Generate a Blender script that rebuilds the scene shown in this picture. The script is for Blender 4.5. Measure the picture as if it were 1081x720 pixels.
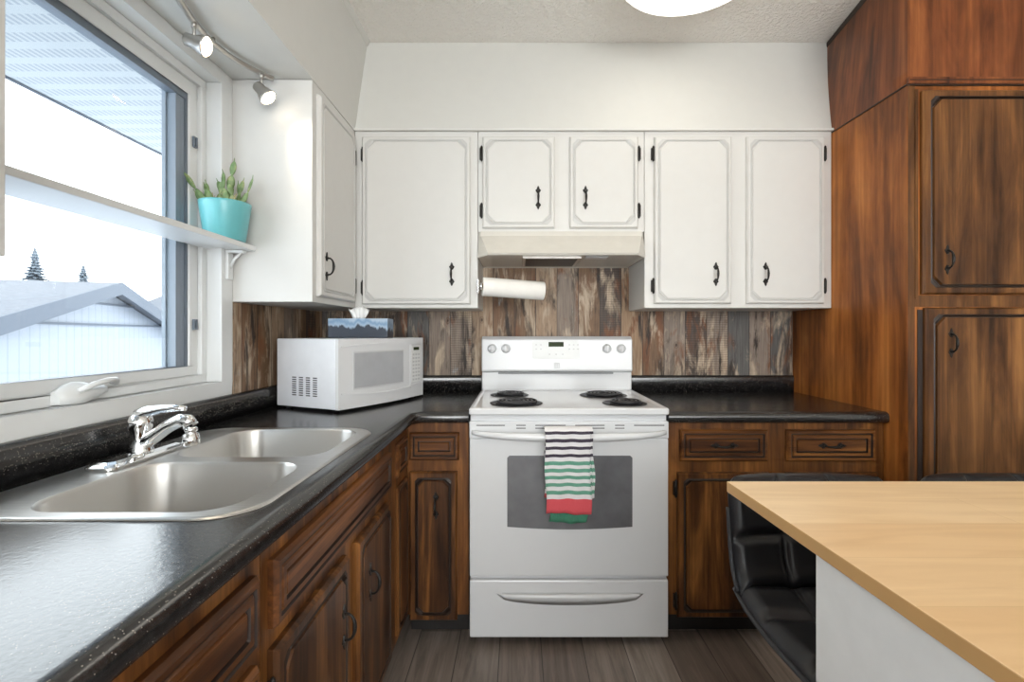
import bpy, bmesh, math, random
from mathutils import Vector, Matrix
from mathutils.geometry import tessellate_polygon
random.seed(7)
PI = math.pi
SC = bpy.context.scene
COL = SC.collection
for o in list(bpy.data.objects): bpy.data.objects.remove(o)

# ------------------------------------------------------------ camera, world, exposure
F = 518.0
cam = bpy.data.cameras.new('camera'); camo = bpy.data.objects.new('camera', cam); COL.objects.link(camo)
camo.location = (0, 0, 1.21); camo.rotation_euler = (PI/2, 0, 0)
cam.sensor_width = 36; cam.lens = 36*F/1081; cam.clip_start = .02
cam.shift_x = -7.5/1081; cam.shift_y = -9/1081
SC.camera = camo
SC.view_settings.view_transform = 'Standard'; SC.view_settings.look = 'None'
SC.view_settings.gamma = 1; SC.view_settings.use_curve_mapping = False
SC.view_settings.exposure = 0.0
w = bpy.data.worlds.new('overcast_sky'); SC.world = w; w.use_nodes = True
bg = w.node_tree.nodes['Background']; bg.inputs[0].default_value = (.90, .95, 1, 1); bg.inputs[1].default_value = 5.2

def area(name, loc, rot, sx, sy, power, color):
    l = bpy.data.lights.new(name, 'AREA'); l.shape = 'RECTANGLE'; l.size = sx; l.size_y = sy
    l.energy = power; l.color = color
    o = bpy.data.objects.new(name, l); COL.objects.link(o); o.location = loc; o.rotation_euler = rot
    return o
# area lamp added before an unseen, assumed rear window as daylight fill
area('rear_fill_light', (.9, -2.93, 1.45), (PI/2+.22, 0, 0), 2.8, 1.9, 106, (1, .97, .93))

# ------------------------------------------------------------ helpers
class MB:
    """collects geometry (optionally through a transform) and links it as one mesh"""
    def __init__(s, T=None):
        s.v = []; s.f = []; s.m = []; s.T = T; s.sm = []
    def add(s, verts, faces, mi=0, smooth=False):
        b = len(s.v)
        for p in verts:
            p = Vector(p); s.v.append(s.T @ p if s.T else p)
        for f in faces:
            s.f.append([b+i for i in f]); s.m.append(mi); s.sm.append(smooth)
        return s
    def box(s, x0, x1, y0, y1, z0, z1, mi=0, b=0.0):
        if b <= 0:
            vs = [(x, y, z) for z in (z0, z1) for y in (y0, y1) for x in (x0, x1)]
            s.add(vs, [(0,2,3,1), (4,5,7,6), (0,1,5,4), (2,6,7,3), (0,4,6,2), (1,3,7,5)], mi)
            return s
        bm = bmesh.new(); bmesh.ops.create_cube(bm, size=1)
        for v in bm.verts:
            v.co = Vector(((x0+x1)/2+v.co.x*(x1-x0), (y0+y1)/2+v.co.y*(y1-y0), (z0+z1)/2+v.co.z*(z1-z0)))
        bmesh.ops.bevel(bm, geom=list(bm.edges), offset=b, segments=2, profile=.6, affect='EDGES')
        s.bm(bm, mi); return s
    def bm(s, bm, mi=0, smooth=False):
        bm.verts.index_update()
        s.add([v.co.copy() for v in bm.verts], [[v.index for v in f.verts] for f in bm.faces], mi, smooth); bm.free()
        return s
    def tube(s, pts, r, n=10, mi=0, cap=True):
        pts = [Vector(p) for p in pts]; rs = r if isinstance(r, (list, tuple)) else [r]*len(pts)
        vs = []; fs = []; up = None
        for i, p in enumerate(pts):
            d = (pts[min(i+1, len(pts)-1)]-pts[max(i-1, 0)]).normalized()
            if up is None:
                up = Vector((0, 0, 1)) if abs(d.z) < .9 else Vector((1, 0, 0))
            a = d.cross(up).normalized(); b2 = a.cross(d).normalized(); up = b2
            for k in range(n):
                t = 2*PI*k/n; vs.append(p+(a*math.cos(t)+b2*math.sin(t))*rs[i])
        for i in range(len(pts)-1):
            for k in range(n):
                k2 = (k+1) % n; fs.append((i*n+k, i*n+k2, (i+1)*n+k2, (i+1)*n+k))
        if cap:
            fs.append(tuple(range(n))[::-1]); fs.append(tuple((len(pts)-1)*n+k for k in range(n)))
        return s.add(vs, fs, mi, True)
    def lathe(s, prof, o, axis=(0, 0, 1), n=32, mi=0, smooth=True):
        """prof: list of (radius, height along axis)"""
        ax = Vector(axis).normalized(); t = Vector((1, 0, 0)) if abs(ax.x) < .9 else Vector((0, 1, 0))
        a = ax.cross(t).normalized(); b2 = ax.cross(a); o = Vector(o); vs = []; fs = []
        for r, h in prof:
            for k in range(n):
                q = 2*PI*k/n; vs.append(o+ax*h+(a*math.cos(q)+b2*math.sin(q))*max(r, 1e-5))
        for i in range(len(prof)-1):
            for k in range(n):
                k2 = (k+1) % n; fs.append((i*n+k, i*n+k2, (i+1)*n+k2, (i+1)*n+k))
        return s.add(vs, fs, mi, smooth)
    def loops(s, loops, mis=None, cap0=False, cap1=True, smooth=False):
        n = len(loops[0]); b = len(s.v)
        for l in loops:
            for p in l: s.v.append(s.T @ Vector(p) if s.T else Vector(p))
        for i in range(len(loops)-1):
            for k in range(n):
                k2 = (k+1) % n; s.f.append([b+i*n+k, b+i*n+k2, b+(i+1)*n+k2, b+(i+1)*n+k])
                s.m.append(mis[i] if mis else 0); s.sm.append(smooth)
        if cap0: s.f.append([b+k for k in range(n)][::-1]); s.m.append(0); s.sm.append(False)
        if cap1: s.f.append([b+(len(loops)-1)*n+k for k in range(n)]); s.m.append(0); s.sm.append(False)
        return s
    def sweep(s, path, prof, mi=0, smooth=True, closed=False):
        """path in plan (x, y); prof (offset to the right of travel, z)"""
        n = len(path); vs = []; P = [Vector(p) for p in path]
        for i in range(n):
            if closed: a = P[i]-P[i-1]; c = P[(i+1) % n]-P[i]
            else:
                a = P[i]-P[i-1] if i else P[1]-P[0]; c = P[i+1]-P[i] if i < n-1 else P[-1]-P[-2]
            a.normalize(); c.normalize()
            na = Vector((a.y, -a.x)); nc = Vector((c.y, -c.x)); m = (na+nc).normalized(); k = 1/max(.3, m.dot(na))
            for off, z in prof:
                q = P[i]+m*k*off; vs.append((q.x, q.y, z))
        k = len(prof); fs = []
        for i in range(n if closed else n-1):
            i2 = (i+1) % n
            for j in range(k-1): fs.append((i*k+j, i2*k+j, i2*k+j+1, i*k+j+1))
        return s.add(vs, fs, mi, smooth)
    def poly(s, loops, z, mi=0):
        L = [[Vector((p[0], p[1], 0)) for p in l] for l in loops]
        tris = tessellate_polygon(L); flat = [p for l in L for p in l]
        fs = []
        for t in tris:
            a, b2, c = [flat[i] for i in t]
            fs.append(t if (b2-a).cross(c-a).z > 0 else t[::-1])
        return s.add([(p.x, p.y, z) for p in flat], fs, mi)
    def build(s, name, mats, parent=None, bevel=0, subsurf=0, recalc=True, origin=None):
        me = bpy.data.meshes.new(name)
        root = parent
        while root is not None and root.parent: root = root.parent
        if root is not None: off = Vector(root.location)
        elif origin is not None: off = Vector(origin)
        else:
            xs = [v.x for v in s.v]; ys = [v.y for v in s.v]; zs = [v.z for v in s.v]
            off = Vector(((min(xs)+max(xs))/2, (min(ys)+max(ys))/2, min(zs)))
        me.from_pydata([v-off for v in s.v], [], s.f)
        for m in (mats if isinstance(mats, (list, tuple)) else [mats]): me.materials.append(m)
        for p, mi, sm in zip(me.polygons, s.m, s.sm): p.material_index = mi; p.use_smooth = sm
        if recalc:
            bm = bmesh.new(); bm.from_mesh(me); bmesh.ops.remove_doubles(bm, verts=bm.verts, dist=1e-6)
            bmesh.ops.recalc_face_normals(bm, faces=bm.faces); bm.to_mesh(me); bm.free()
        o = bpy.data.objects.new(name, me); COL.objects.link(o)
        if parent is not None: o.parent = parent
        else: o.location = off
        if bevel:
            b = o.modifiers.new('bevel', 'BEVEL'); b.width = bevel; b.segments = 2; b.limit_method = 'ANGLE'; b.angle_limit = .7
        if subsurf:
            b = o.modifiers.new('sub', 'SUBSURF'); b.levels = subsurf; b.render_levels = subsurf
        return o

def tag(o, label=None, cat=None, group=None, kind=None):
    if label: o['label'] = label
    if cat: o['category'] = cat
    if group: o['group'] = group
    if kind: o['kind'] = kind
    return o
def thing(name, label, cat, loc, group=None):
    o = bpy.data.objects.new(name, None); COL.objects.link(o); o.location = loc; o.empty_display_size = .1
    return tag(o, label, cat, group)
def struct(o): o['kind'] = 'structure'; return o
def dup(o, parent=None):
    c = o.copy(); COL.objects.link(c)
    if parent is not None: c.parent = parent
    for ch in list(o.children): dup(ch, c)
    return c
def frame(x, y, z, deg):
    return Matrix.Translation((x, y, z)) @ Matrix.Rotation(math.radians(deg), 4, 'Z')

# ------------------------------------------------------------ materials
def nt(name):
    m = bpy.data.materials.new(name); m.use_nodes = True
    t = m.node_tree; return m, t, t.nodes['Principled BSDF']
def N(t, typ, **kw):
    n = t.nodes.new(typ)
    for k, v in kw.items():
        if k.startswith('i_'):
            key = k[2:]; key = int(key) if key.isdigit() else key.replace('_', ' ')
            n.inputs[key].default_value = v
        else: setattr(n, k, v)
    return n
def L(t, a, ao, b, bi): t.links.new(a.outputs[ao], b.inputs[bi])
def ramp(t, stops, interp='LINEAR'):
    r = t.nodes.new('ShaderNodeValToRGB'); r.color_ramp.interpolation = interp
    while len(r.color_ramp.elements) < len(stops): r.color_ramp.elements.new(.5)
    for e, (p, c) in zip(r.color_ramp.elements, stops):
        e.position = p; e.color = (*c, 1) if len(c) == 3 else c
    return r
def coords(t, scale, kind='Object', rot=(0, 0, 0)):
    tc = N(t, 'ShaderNodeTexCoord'); mp = N(t, 'ShaderNodeMapping')
    mp.inputs['Scale'].default_value = scale; mp.inputs['Rotation'].default_value = rot
    L(t, tc, kind, mp, 'Vector'); return mp
def mixc(t, fac, a, b, blend='MIX'):
    m = N(t, 'ShaderNodeMix', data_type='RGBA', blend_type=blend)
    def put(x, i):
        if isinstance(x, tuple) and hasattr(x[0], 'outputs'): L(t, x[0], x[1], m, i)
        elif isinstance(x, (int, float)): m.inputs[i].default_value = x
        else: m.inputs[i].default_value = (*x, 1)
    put(fac, 0); put(a, 6); put(b, 7); return m
def bump(t, p, src, out, strength, dist=.002):
    b = N(t, 'ShaderNodeBump'); b.inputs['Strength'].default_value = strength; b.inputs['Distance'].default_value = dist
    L(t, src, out, b, 'Height'); L(t, b, 'Normal', p, 'Normal')
def plain(name, c, rough=.5, metal=0, bumps=None, spec=.5, var=.03):
    m, t, p = nt(name)
    mp = coords(t, (6, 6, 6)); n = N(t, 'ShaderNodeTexNoise', i_Scale=3.0, i_Detail=4.0); L(t, mp, 0, n, 'Vector')
    r = ramp(t, [(.3, tuple(x*(1-var) for x in c)), (.7, tuple(min(1, x*(1+var)) for x in c))]); L(t, n, 0, r, 0)
    L(t, r, 0, p, 'Base Color'); p.inputs['Roughness'].default_value = rough; p.inputs['Metallic'].default_value = metal
    p.inputs['Specular IOR Level'].default_value = spec
    if bumps:
        n2 = N(t, 'ShaderNodeTexNoise', i_Scale=bumps[0], i_Detail=3.0); tc = N(t, 'ShaderNodeTexCoord'); L(t, tc, 'Object', n2, 'Vector')
        bump(t, p, n2, 0, bumps[1], bumps[2])
    return m
def wood(name, dark, mid, light, axis='Z', rough=.38, str_=9, lo=.32, hi=.68):
    m, t, p = nt(name)
    sc = {'Z': (str_, str_, .9), 'X': (.9, str_, str_), 'Y': (str_, .9, str_)}[axis]
    mp = coords(t, sc); oi = N(t, 'ShaderNodeObjectInfo'); ad = N(t, 'ShaderNodeVectorMath', operation='ADD')
    sx = N(t, 'ShaderNodeVectorMath', operation='SCALE'); sx.inputs['Scale'].default_value = 9
    cb = N(t, 'ShaderNodeCombineXYZ'); L(t, oi, 'Random', cb, 0); L(t, oi, 'Random', cb, 1); L(t, oi, 'Random', cb, 2)
    L(t, cb, 0, sx, 0); L(t, mp, 0, ad, 0); L(t, sx, 0, ad, 1)
    n = N(t, 'ShaderNodeTexNoise', i_Scale=1.6, i_Detail=7.0, i_Roughness=.62, i_Distortion=.5); L(t, ad, 0, n, 'Vector')
    r = ramp(t, [(lo, dark), ((lo+hi)/2, mid), (hi, light)]); L(t, n, 0, r, 0)
    sc2 = N(t, 'ShaderNodeVectorMath', operation='MULTIPLY'); sc2.inputs[1].default_value = {'Z': (7, 7, .8), 'X': (1.2, 9, 9), 'Y': (9, 1.2, 9)}[axis]
    L(t, ad, 0, sc2, 0)
    f = N(t, 'ShaderNodeTexNoise', i_Scale=1.4, i_Detail=5.0); L(t, sc2, 0, f, 'Vector')
    fr = ramp(t, [(.35, (.58, .55, .52)), (.62, (1.1, 1.1, 1.1))]); L(t, f, 0, fr, 0)
    mx = mixc(t, .75, (r, 0), (fr, 0), 'MULTIPLY')
    mb = coords(t, (1, 1, 1)); b = N(t, 'ShaderNodeTexNoise', i_Scale=3.2, i_Detail=3.0); L(t, mb, 0, b, 'Vector')
    br = ramp(t, [(.35, (.72, .70, .68)), (.65, (1.15, 1.12, 1.1))]); L(t, b, 0, br, 0)
    m2 = mixc(t, .8, (mx, 2), (br, 0), 'MULTIPLY')
    L(t, m2, 2, p, 'Base Color'); p.inputs['Roughness'].default_value = rough
    p.inputs['Specular IOR Level'].default_value = .3
    bump(t, p, f, 0, .12, .001)
    return m
M = {}
M['wall'] = plain('warm_white_paint', (.635, .63, .60), .6, var=.01, bumps=(60, .06, .002))
M['winwall'] = plain('window_wall_paint', (.70, .70, .69), .5)
M['cab'] = plain('white_cabinet_paint', (.65, .64, .615), .4, bumps=(35, .04, .002), var=.012)
M['cabgroove'] = plain('white_routed_groove', (.55, .545, .53), .5)
M['vinyl'] = plain('white_vinyl', (.76, .77, .765), .3, var=.01)
M['gasket'] = plain('grey_gasket', (.16, .19, .23), .5)
M['track'] = plain('slate_screen_track', (.24, .28, .33), .5)
M['appl'] = plain('white_enamel', (.70, .71, .725), .16, var=.005)
M['bisque'] = plain('cream_enamel', (.62, .595, .54), .25)
M['ltgrey'] = plain('light_grey_plastic', (.55, .56, .57), .4)
M['slit'] = plain('dark_slit', (.12, .12, .12), .6)
M['slotgrey'] = plain('grey_vent_slot', (.22, .23, .24), .5)
M['palekey'] = plain('pale_printed_key', (.50, .50, .50), .4)
M['black'] = plain('black_plastic', (.012, .012, .013), .35)
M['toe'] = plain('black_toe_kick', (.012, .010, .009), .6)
M['iron'] = plain('black_iron', (.022, .02, .018), .42, .5)
M['chrome'] = plain('chrome', (.86, .87, .88), .07, 1.0)
M['coil'] = plain('burner_coil', (.030, .030, .034), .4, .3)
M['pan'] = plain('burner_drip_bowl', (.035, .035, .04), .5, .1)
M['paper'] = plain('paper_towel', (.86, .84, .80), .9, bumps=(90, .3, .002))
M['wht_lam'] = plain('white_laminate', (.84, .86, .87), .35)
M['soil'] = plain('soil', (.10, .07, .045), .95, bumps=(120, .9, .004))
M['pot'] = plain('turquoise_glaze', (.16, .50, .53), .3)
M['leather'] = plain('black_leather', (.014, .015, .018), .34, bumps=(140, .12, .001))
M['stitch'] = plain('grey_stitching', (.03, .032, .037), .5)
M['nickel'] = plain('brushed_nickel', (.52, .50, .47), .32, .9)
M['groove'] = plain('dark_stain_groove', (.020, .010, .006), .5)
M['woodd'] = wood('dark_stained_wood', (.020, .008, .003), (.095, .037, .012), (.30, .125, .034))
M['woodf'] = wood('face_frame_wood', (.032, .012, .004), (.16, .060, .016), (.38, .16, .042))
M['woodx'] = wood('drawer_wood', (.035, .012, .005), (.15, .055, .015), (.36, .15, .038), 'X')
M['woody'] = wood('drawer_wood_side', (.035, .012, .005), (.14, .050, .014), (.34, .135, .036), 'Y')
M['pantry'] = wood('pantry_side_wood', (.11, .034, .008), (.33, .110, .024), (.52, .200, .048), str_=5)
M['pantryd'] = wood('pantry_door_wood', (.040, .015, .005), (.14, .058, .018), (.30, .135, .042), str_=8)
M['crown'] = wood('pantry_top_wood', (.07, .020, .007), (.20, .062, .020), (.32, .11, .034), str_=6)

def m_ceiling():
    m, t, p = nt('textured_ceiling'); p.inputs['Base Color'].default_value = (.88, .85, .80, 1); p.inputs['Roughness'].default_value = .9
    mp = coords(t, (1, 1, 1)); n = N(t, 'ShaderNodeTexNoise', i_Scale=55.0, i_Detail=3.0, i_Roughness=.6); L(t, mp, 0, n, 'Vector')
    r = ramp(t, [(.42, (0, 0, 0)), (.62, (1, 1, 1))]); L(t, n, 0, r, 0); bump(t, p, r, 0, .7, .008); return m
M['ceil'] = m_ceiling()
def m_floor():
    m, t, p = nt('grey_plank_floor')
    tc = N(t, 'ShaderNodeTexCoord'); mp = N(t, 'ShaderNodeMapping'); mp.inputs['Rotation'].default_value = (0, 0, PI/2); L(t, tc, 'Object', mp, 0)
    br = N(t, 'ShaderNodeTexBrick'); L(t, mp, 0, br, 'Vector')
    br.offset = .37; br.inputs['Scale'].default_value = 1; br.inputs['Brick Width'].default_value = 1.1; br.inputs['Row Height'].default_value = .16
    br.inputs['Mortar Size'].default_value = .0018; br.inputs['Mortar Smooth'].default_value = .1
    br.inputs['Color1'].default_value = (.135, .105, .088, 1); br.inputs['Color2'].default_value = (.27, .23, .20, 1); br.inputs['Mortar'].default_value = (.05, .04, .034, 1)
    mg = coords(t, (26, 1.6, 1)); n = N(t, 'ShaderNodeTexNoise', i_Scale=1.5, i_Detail=8.0, i_Roughness=.65, i_Distortion=.8); L(t, mg, 0, n, 'Vector')
    r = ramp(t, [(.3, (.5, .48, .46)), (.7, (1.45, 1.42, 1.4))]); L(t, n, 0, r, 0)
    mx = mixc(t, .85, (br, 0), (r, 0), 'MULTIPLY'); L(t, mx, 2, p, 'Base Color'); p.inputs['Roughness'].default_value = .42
    bump(t, p, n, 0, .15, .002); return m
M['floor'] = m_floor()
def m_counter():
    m, t, p = nt('black_speckled_laminate'); mp = coords(t, (1, 1, 1))
    v = N(t, 'ShaderNodeTexVoronoi', i_Scale=380.0); L(t, mp, 0, v, 'Vector')
    sep = N(t, 'ShaderNodeSeparateColor'); L(t, v, 'Color', sep, 0)
    a = N(t, 'ShaderNodeMath', operation='LESS_THAN'); L(t, v, 'Distance', a, 0); a.inputs[1].default_value = .34
    b = N(t, 'ShaderNodeMath', operation='GREATER_THAN'); L(t, sep, 0, b, 0); b.inputs[1].default_value = .91
    c = N(t, 'ShaderNodeMath', operation='MULTIPLY'); L(t, a, 0, c, 0); L(t, b, 0, c, 1)
    n = N(t, 'ShaderNodeTexNoise', i_Scale=90.0, i_Detail=3.0); L(t, mp, 0, n, 'Vector')
    r = ramp(t, [(.4, (.006, .006, .007)), (.7, (.028, .027, .027))]); L(t, n, 0, r, 0)
    mx = mixc(t, (c, 0), (r, 0), (.30, .27, .23)); L(t, mx, 2, p, 'Base Color')
    p.inputs['Roughness'].default_value = .20; p.inputs['Specular IOR Level'].default_value = 1.0
    n3 = N(t, 'ShaderNodeTexNoise', i_Scale=120.0, i_Detail=4.0); L(t, mp, 0, n3, 'Vector')
    bump(t, p, n3, 0, .22, .0012); return m
M['counter'] = m_counter()
def m_steel():
    m, t, p = nt('stainless_steel'); mp = coords(t, (4, 180, 60)); n = N(t, 'ShaderNodeTexNoise', i_Scale=2.0, i_Detail=4.0); L(t, mp, 0, n, 'Vector')
    r = ramp(t, [(.3, (.55, .54, .52)), (.7, (.68, .67, .65))]); L(t, n, 0, r, 0); L(t, r, 0, p, 'Base Color')
    p.inputs['Metallic'].default_value = 1; p.inputs['Roughness'].default_value = .30
    mb = coords(t, (2, 2, 320)); nb = N(t, 'ShaderNodeTexNoise', i_Scale=1.0, i_Detail=3.0); L(t, mb, 0, nb, 'Vector'); bump(t, p, nb, 0, .25, .0008)
    return m
M['steel'] = m_steel()
def m_bowl():
    m, t, p = nt('brushed_sink_bowl'); p.inputs['Base Color'].default_value = (.70, .69, .67, 1); p.inputs['Metallic'].default_value = 1
    p.inputs['Roughness'].default_value = .42; p.inputs['Anisotropic'].default_value = .85; p.inputs['Anisotropic Rotation'].default_value = .25
    tg = N(t, 'ShaderNodeTangent', direction_type='RADIAL', axis='Z'); L(t, tg, 0, p, 'Tangent'); return m
M['bowl'] = m_bowl()
def m_planks():
    """weathered multicoloured vertical boards printed on the splashback"""
    m, t, p = nt('weathered_plank_panel'); tc = N(t, 'ShaderNodeTexCoord')
    sp = N(t, 'ShaderNodeSeparateXYZ'); L(t, tc, 'Object', sp, 0)
    su = N(t, 'ShaderNodeMath', operation='ADD'); L(t, sp, 0, su, 0); L(t, sp, 1, su, 1)
    dv = N(t, 'ShaderNodeMath', operation='DIVIDE'); L(t, su, 0, dv, 0); dv.inputs[1].default_value = .112
    fl = N(t, 'ShaderNodeMath', operation='FLOOR'); L(t, dv, 0, fl, 0)
    fr = N(t, 'ShaderNodeMath', operation='FRACT'); L(t, dv, 0, fr, 0)
    wn = N(t, 'ShaderNodeTexWhiteNoise', noise_dimensions='1D'); L(t, fl, 0, wn, 'W')
    tint = ramp(t, [(0, (.20, .115, .062)), (.16, (.36, .25, .165)), (.32, (.15, .075, .042)), (.46, (.26, .205, .165)), (.6, (.115, .11, .105)),
                    (.72, (.34, .22, .13)), (.86, (.085, .062, .050)), (.93, (.22, .165, .13))], 'CONSTANT'); L(t, wn, 'Value', tint, 0)
    cb = N(t, 'ShaderNodeCombineXYZ'); L(t, su, 0, cb, 0); L(t, fl, 0, cb, 1); L(t, sp, 2, cb, 2)
    # broad worn patches: rust, pale paint left, dark rot
    def patch(sc, seed, lo, hi):
        mp = N(t, 'ShaderNodeMapping'); mp.inputs['Scale'].default_value = sc; mp.inputs['Location'].default_value = (seed, seed*.7, seed*1.3); L(t, cb, 0, mp, 0)
        n = N(t, 'ShaderNodeTexNoise', i_Scale=1.0, i_Detail=7.0, i_Roughness=.65, i_Distortion=.6); L(t, mp, 0, n, 'Vector')
        r = ramp(t, [(lo, (0, 0, 0)), (hi, (1, 1, 1))]); L(t, n, 0, r, 0); return r
    m1 = mixc(t, (patch((11, 3.1, 3.2), 3, .53, .64), 0), (tint, 0), (.20, .080, .032))
    m2 = mixc(t, (patch((14, 1.7, 3.6), 11, .51, .62), 0), (m1, 2), (.52, .41, .30))
    m3 = mixc(t, (patch((16, 2.3, 2.6), 23, .52, .64), 0), (m2, 2), (.030, .018, .012))
    m3b = mixc(t, (patch((14, 4.3, 5), 37, .64, .74), 0), (m3, 2), (.34, .37, .38))
    g = N(t, 'ShaderNodeMapping'); g.inputs['Scale'].default_value = (170, 3, 7); L(t, cb, 0, g, 0)
    gn = N(t, 'ShaderNodeTexNoise', i_Scale=1.0, i_Detail=5.0); L(t, g, 0, gn, 'Vector')
    gr = ramp(t, [(.3, (.55, .52, .5)), (.65, (1.2, 1.2, 1.2))]); L(t, gn, 0, gr, 0)
    m4 = mixc(t, .8, (m3b, 2), (gr, 0), 'MULTIPLY')
    # cross saw marks on some boards
    wv = N(t, 'ShaderNodeTexWave', bands_direction='Z', i_Scale=26.0, i_Distortion=1.5, i_Detail=1.0); L(t, cb, 0, wv, 'Vector')
    wr = ramp(t, [(.40, (.80, .78, .76)), (.7, (1.05, 1.05, 1.05))]); L(t, wv, 0, wr, 0)
    gt = N(t, 'ShaderNodeMath', operation='GREATER_THAN'); wn2 = N(t, 'ShaderNodeTexWhiteNoise', noise_dimensions='1D')
    a2 = N(t, 'ShaderNodeMath', operation='ADD'); L(t, fl, 0, a2, 0); a2.inputs[1].default_value = 41.3; L(t, a2, 0, wn2, 'W'); L(t, wn2, 'Value', gt, 0); gt.inputs[1].default_value = .88
    m5 = mixc(t, (gt, 0), (m4, 2), (mixc(t, 1.0, (m4, 2), (wr, 0), 'MULTIPLY'), 2))
    # knots
    kv = N(t, 'ShaderNodeMapping'); kv.inputs['Scale'].default_value = (11, 1, 7); L(t, cb, 0, kv, 0)
    vo = N(t, 'ShaderNodeTexVoronoi', i_Scale=1.0); L(t, kv, 0, vo, 'Vector')
    kr = ramp(t, [(.04, (.25, .2, .18)), (.09, (1, 1, 1)), (.11, (.6, .55, .5)), (.15, (1, 1, 1))]); L(t, vo, 'Distance', kr, 0)
    m6 = mixc(t, 1.0, (m5, 2), (kr, 0), 'MULTIPLY')
    ga = N(t, 'ShaderNodeMath', operation='LESS_THAN'); L(t, fr, 0, ga, 0); ga.inputs[1].default_value = .025
    m7 = mixc(t, (ga, 0), (m6, 2), (.02, .015, .012))
    L(t, m7, 2, p, 'Base Color'); p.inputs['Roughness'].default_value = .6; return m
M['planks'] = m_planks()
def m_tabletop():
    m, t, p = nt('maple_laminate')
    tc = N(t, 'ShaderNodeTexCoord'); br = N(t, 'ShaderNodeTexBrick'); L(t, tc, 'Object', br, 'Vector')
    br.offset = .43; br.inputs['Scale'].default_value = 1; br.inputs['Brick Width'].default_value = .75; br.inputs['Row Height'].default_value = .115; br.inputs['Mortar Size'].default_value = .0006
    br.inputs['Color1'].default_value = (.84, .57, .31, 1); br.inputs['Color2'].default_value = (.94, .70, .43, 1); br.inputs['Mortar'].default_value = (.78, .54, .28, 1)
    mp = coords(t, (1.4, 11, 1)); n = N(t, 'ShaderNodeTexNoise', i_Scale=2.0, i_Detail=6.0, i_Distortion=1.2); L(t, mp, 0, n, 'Vector')
    r = ramp(t, [(.35, (.92, .87, .80)), (.65, (1.06, 1.06, 1.06))]); L(t, n, 0, r, 0)
    mx = mixc(t, .8, (br, 0), (r, 0), 'MULTIPLY'); L(t, mx, 2, p, 'Base Color'); p.inputs['Roughness'].default_value = .33; return m
M['maple'] = m_tabletop()
M['mapleedge'] = plain('maple_edge_band', (.60, .36, .15), .4)
def m_towel():
    m, t, p = nt('striped_terry'); tc = N(t, 'ShaderNodeTexCoord'); sp = N(t, 'ShaderNodeSeparateXYZ'); L(t, tc, 'Object', sp, 0)
    dv = N(t, 'ShaderNodeMath', operation='MULTIPLY'); L(t, sp, 2, dv, 0); dv.inputs[1].default_value = 1/.36
    W = (.80, .79, .80); D = (.055, .045, .065); G = (.14, .36, .26); PK = (.72, .10, .12); DG = (.055, .22, .13)
    # object z measured up from the towel's lowest edge (z = .485)
    def y2f(y): return max(0, min(1, ((1.21-(y-351)/281.5)-.485)/.36))
    edges = [(560, DG), (541, PK), (537.5, PK), (525, W)]
    for y in (518, 510, 502.5, 495, 487.5): edges += [(y+1.9, G), (y-1.9, W)]
    for y in (479.7, 471.7, 464, 456): edges += [(y+1.7, D), (y-1.7, W)]
    r = ramp(t, [(y2f(y), c) for y, c in edges], 'CONSTANT'); L(t, dv, 0, r, 0)
    L(t, r, 0, p, 'Base Color'); p.inputs['Roughness'].default_value = .95
    n = N(t, 'ShaderNodeTexNoise', i_Scale=260.0, i_Detail=2.0); L(t, tc, 'Object', n, 'Vector'); bump(t, p, n, 0, .8, .003); return m
M['towel'] = m_towel()
M['towelg'] = plain('green_terry', (.06, .24, .15), .95, bumps=(260, .8, .003), var=.2)
def m_leaf():
    m, t, p = nt('cactus_green'); mp = coords(t, (1, 1, 1)); n = N(t, 'ShaderNodeTexNoise', i_Scale=40.0, i_Detail=3.0); L(t, mp, 0, n, 'Vector')
    r = ramp(t, [(.35, (.12, .20, .07)), (.55, (.22, .31, .13)), (.7, (.42, .40, .20))]); L(t, n, 0, r, 0); L(t, r, 0, p, 'Base Color'); p.inputs['Roughness'].default_value = .5
    return m
M['leaf'] = m_leaf(); M['dryleaf'] = plain('dry_stem', (.50, .42, .22), .8, var=.3)
def emis(name, c, s):
    m, t, p = nt(name); p.inputs['Base Color'].default_value = (*c, 1); p.inputs['Emission Color'].default_value = (*c, 1); p.inputs['Emission Strength'].default_value = s; return m
M['bulb'] = emis('lit_bulb', (1, .82, .58), 9); M['dome'] = emis('lit_frosted_glass', (1, .94, .84), 2.7)
def m_glass():
    m = bpy.data.materials.new('clear_glass'); m.use_nodes = True; t = m.node_tree; t.nodes.clear()
    o = N(t, 'ShaderNodeOutputMaterial'); mx = N(t, 'ShaderNodeMixShader'); tr = N(t, 'ShaderNodeBsdfTransparent'); tr.inputs[0].default_value = (.96, .98, .98, 1)
    gl = N(t, 'ShaderNodeBsdfGlossy'); gl.inputs['Roughness'].default_value = .02; lw = N(t, 'ShaderNodeLayerWeight'); pw = N(t, 'ShaderNodeMath', operation='POWER'); L(t, lw, 'Facing', pw, 0); pw.inputs[1].default_value = 5
    fr = N(t, 'ShaderNodeMath', operation='MULTIPLY_ADD'); L(t, pw, 0, fr, 0); fr.inputs[1].default_value = .5; fr.inputs[2].default_value = .03
    L(t, fr, 0, mx, 0); L(t, tr, 0, mx, 1); L(t, gl, 0, mx, 2); L(t, mx, 0, o, 0); return m
M['glass'] = m_glass()
M['ovenglass'] = plain('oven_glass', (.135, .135, .145), .12, spec=.6, var=.12)
M['mwglass'] = plain('microwave_mesh_window', (.42, .43, .45), .18, var=.04)
M['mwside'] = plain('microwave_painted_steel', (.78, .80, .84), .28)
M['lcd'] = plain('lcd_display', (.030, .045, .015), .5, spec=.2)
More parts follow.
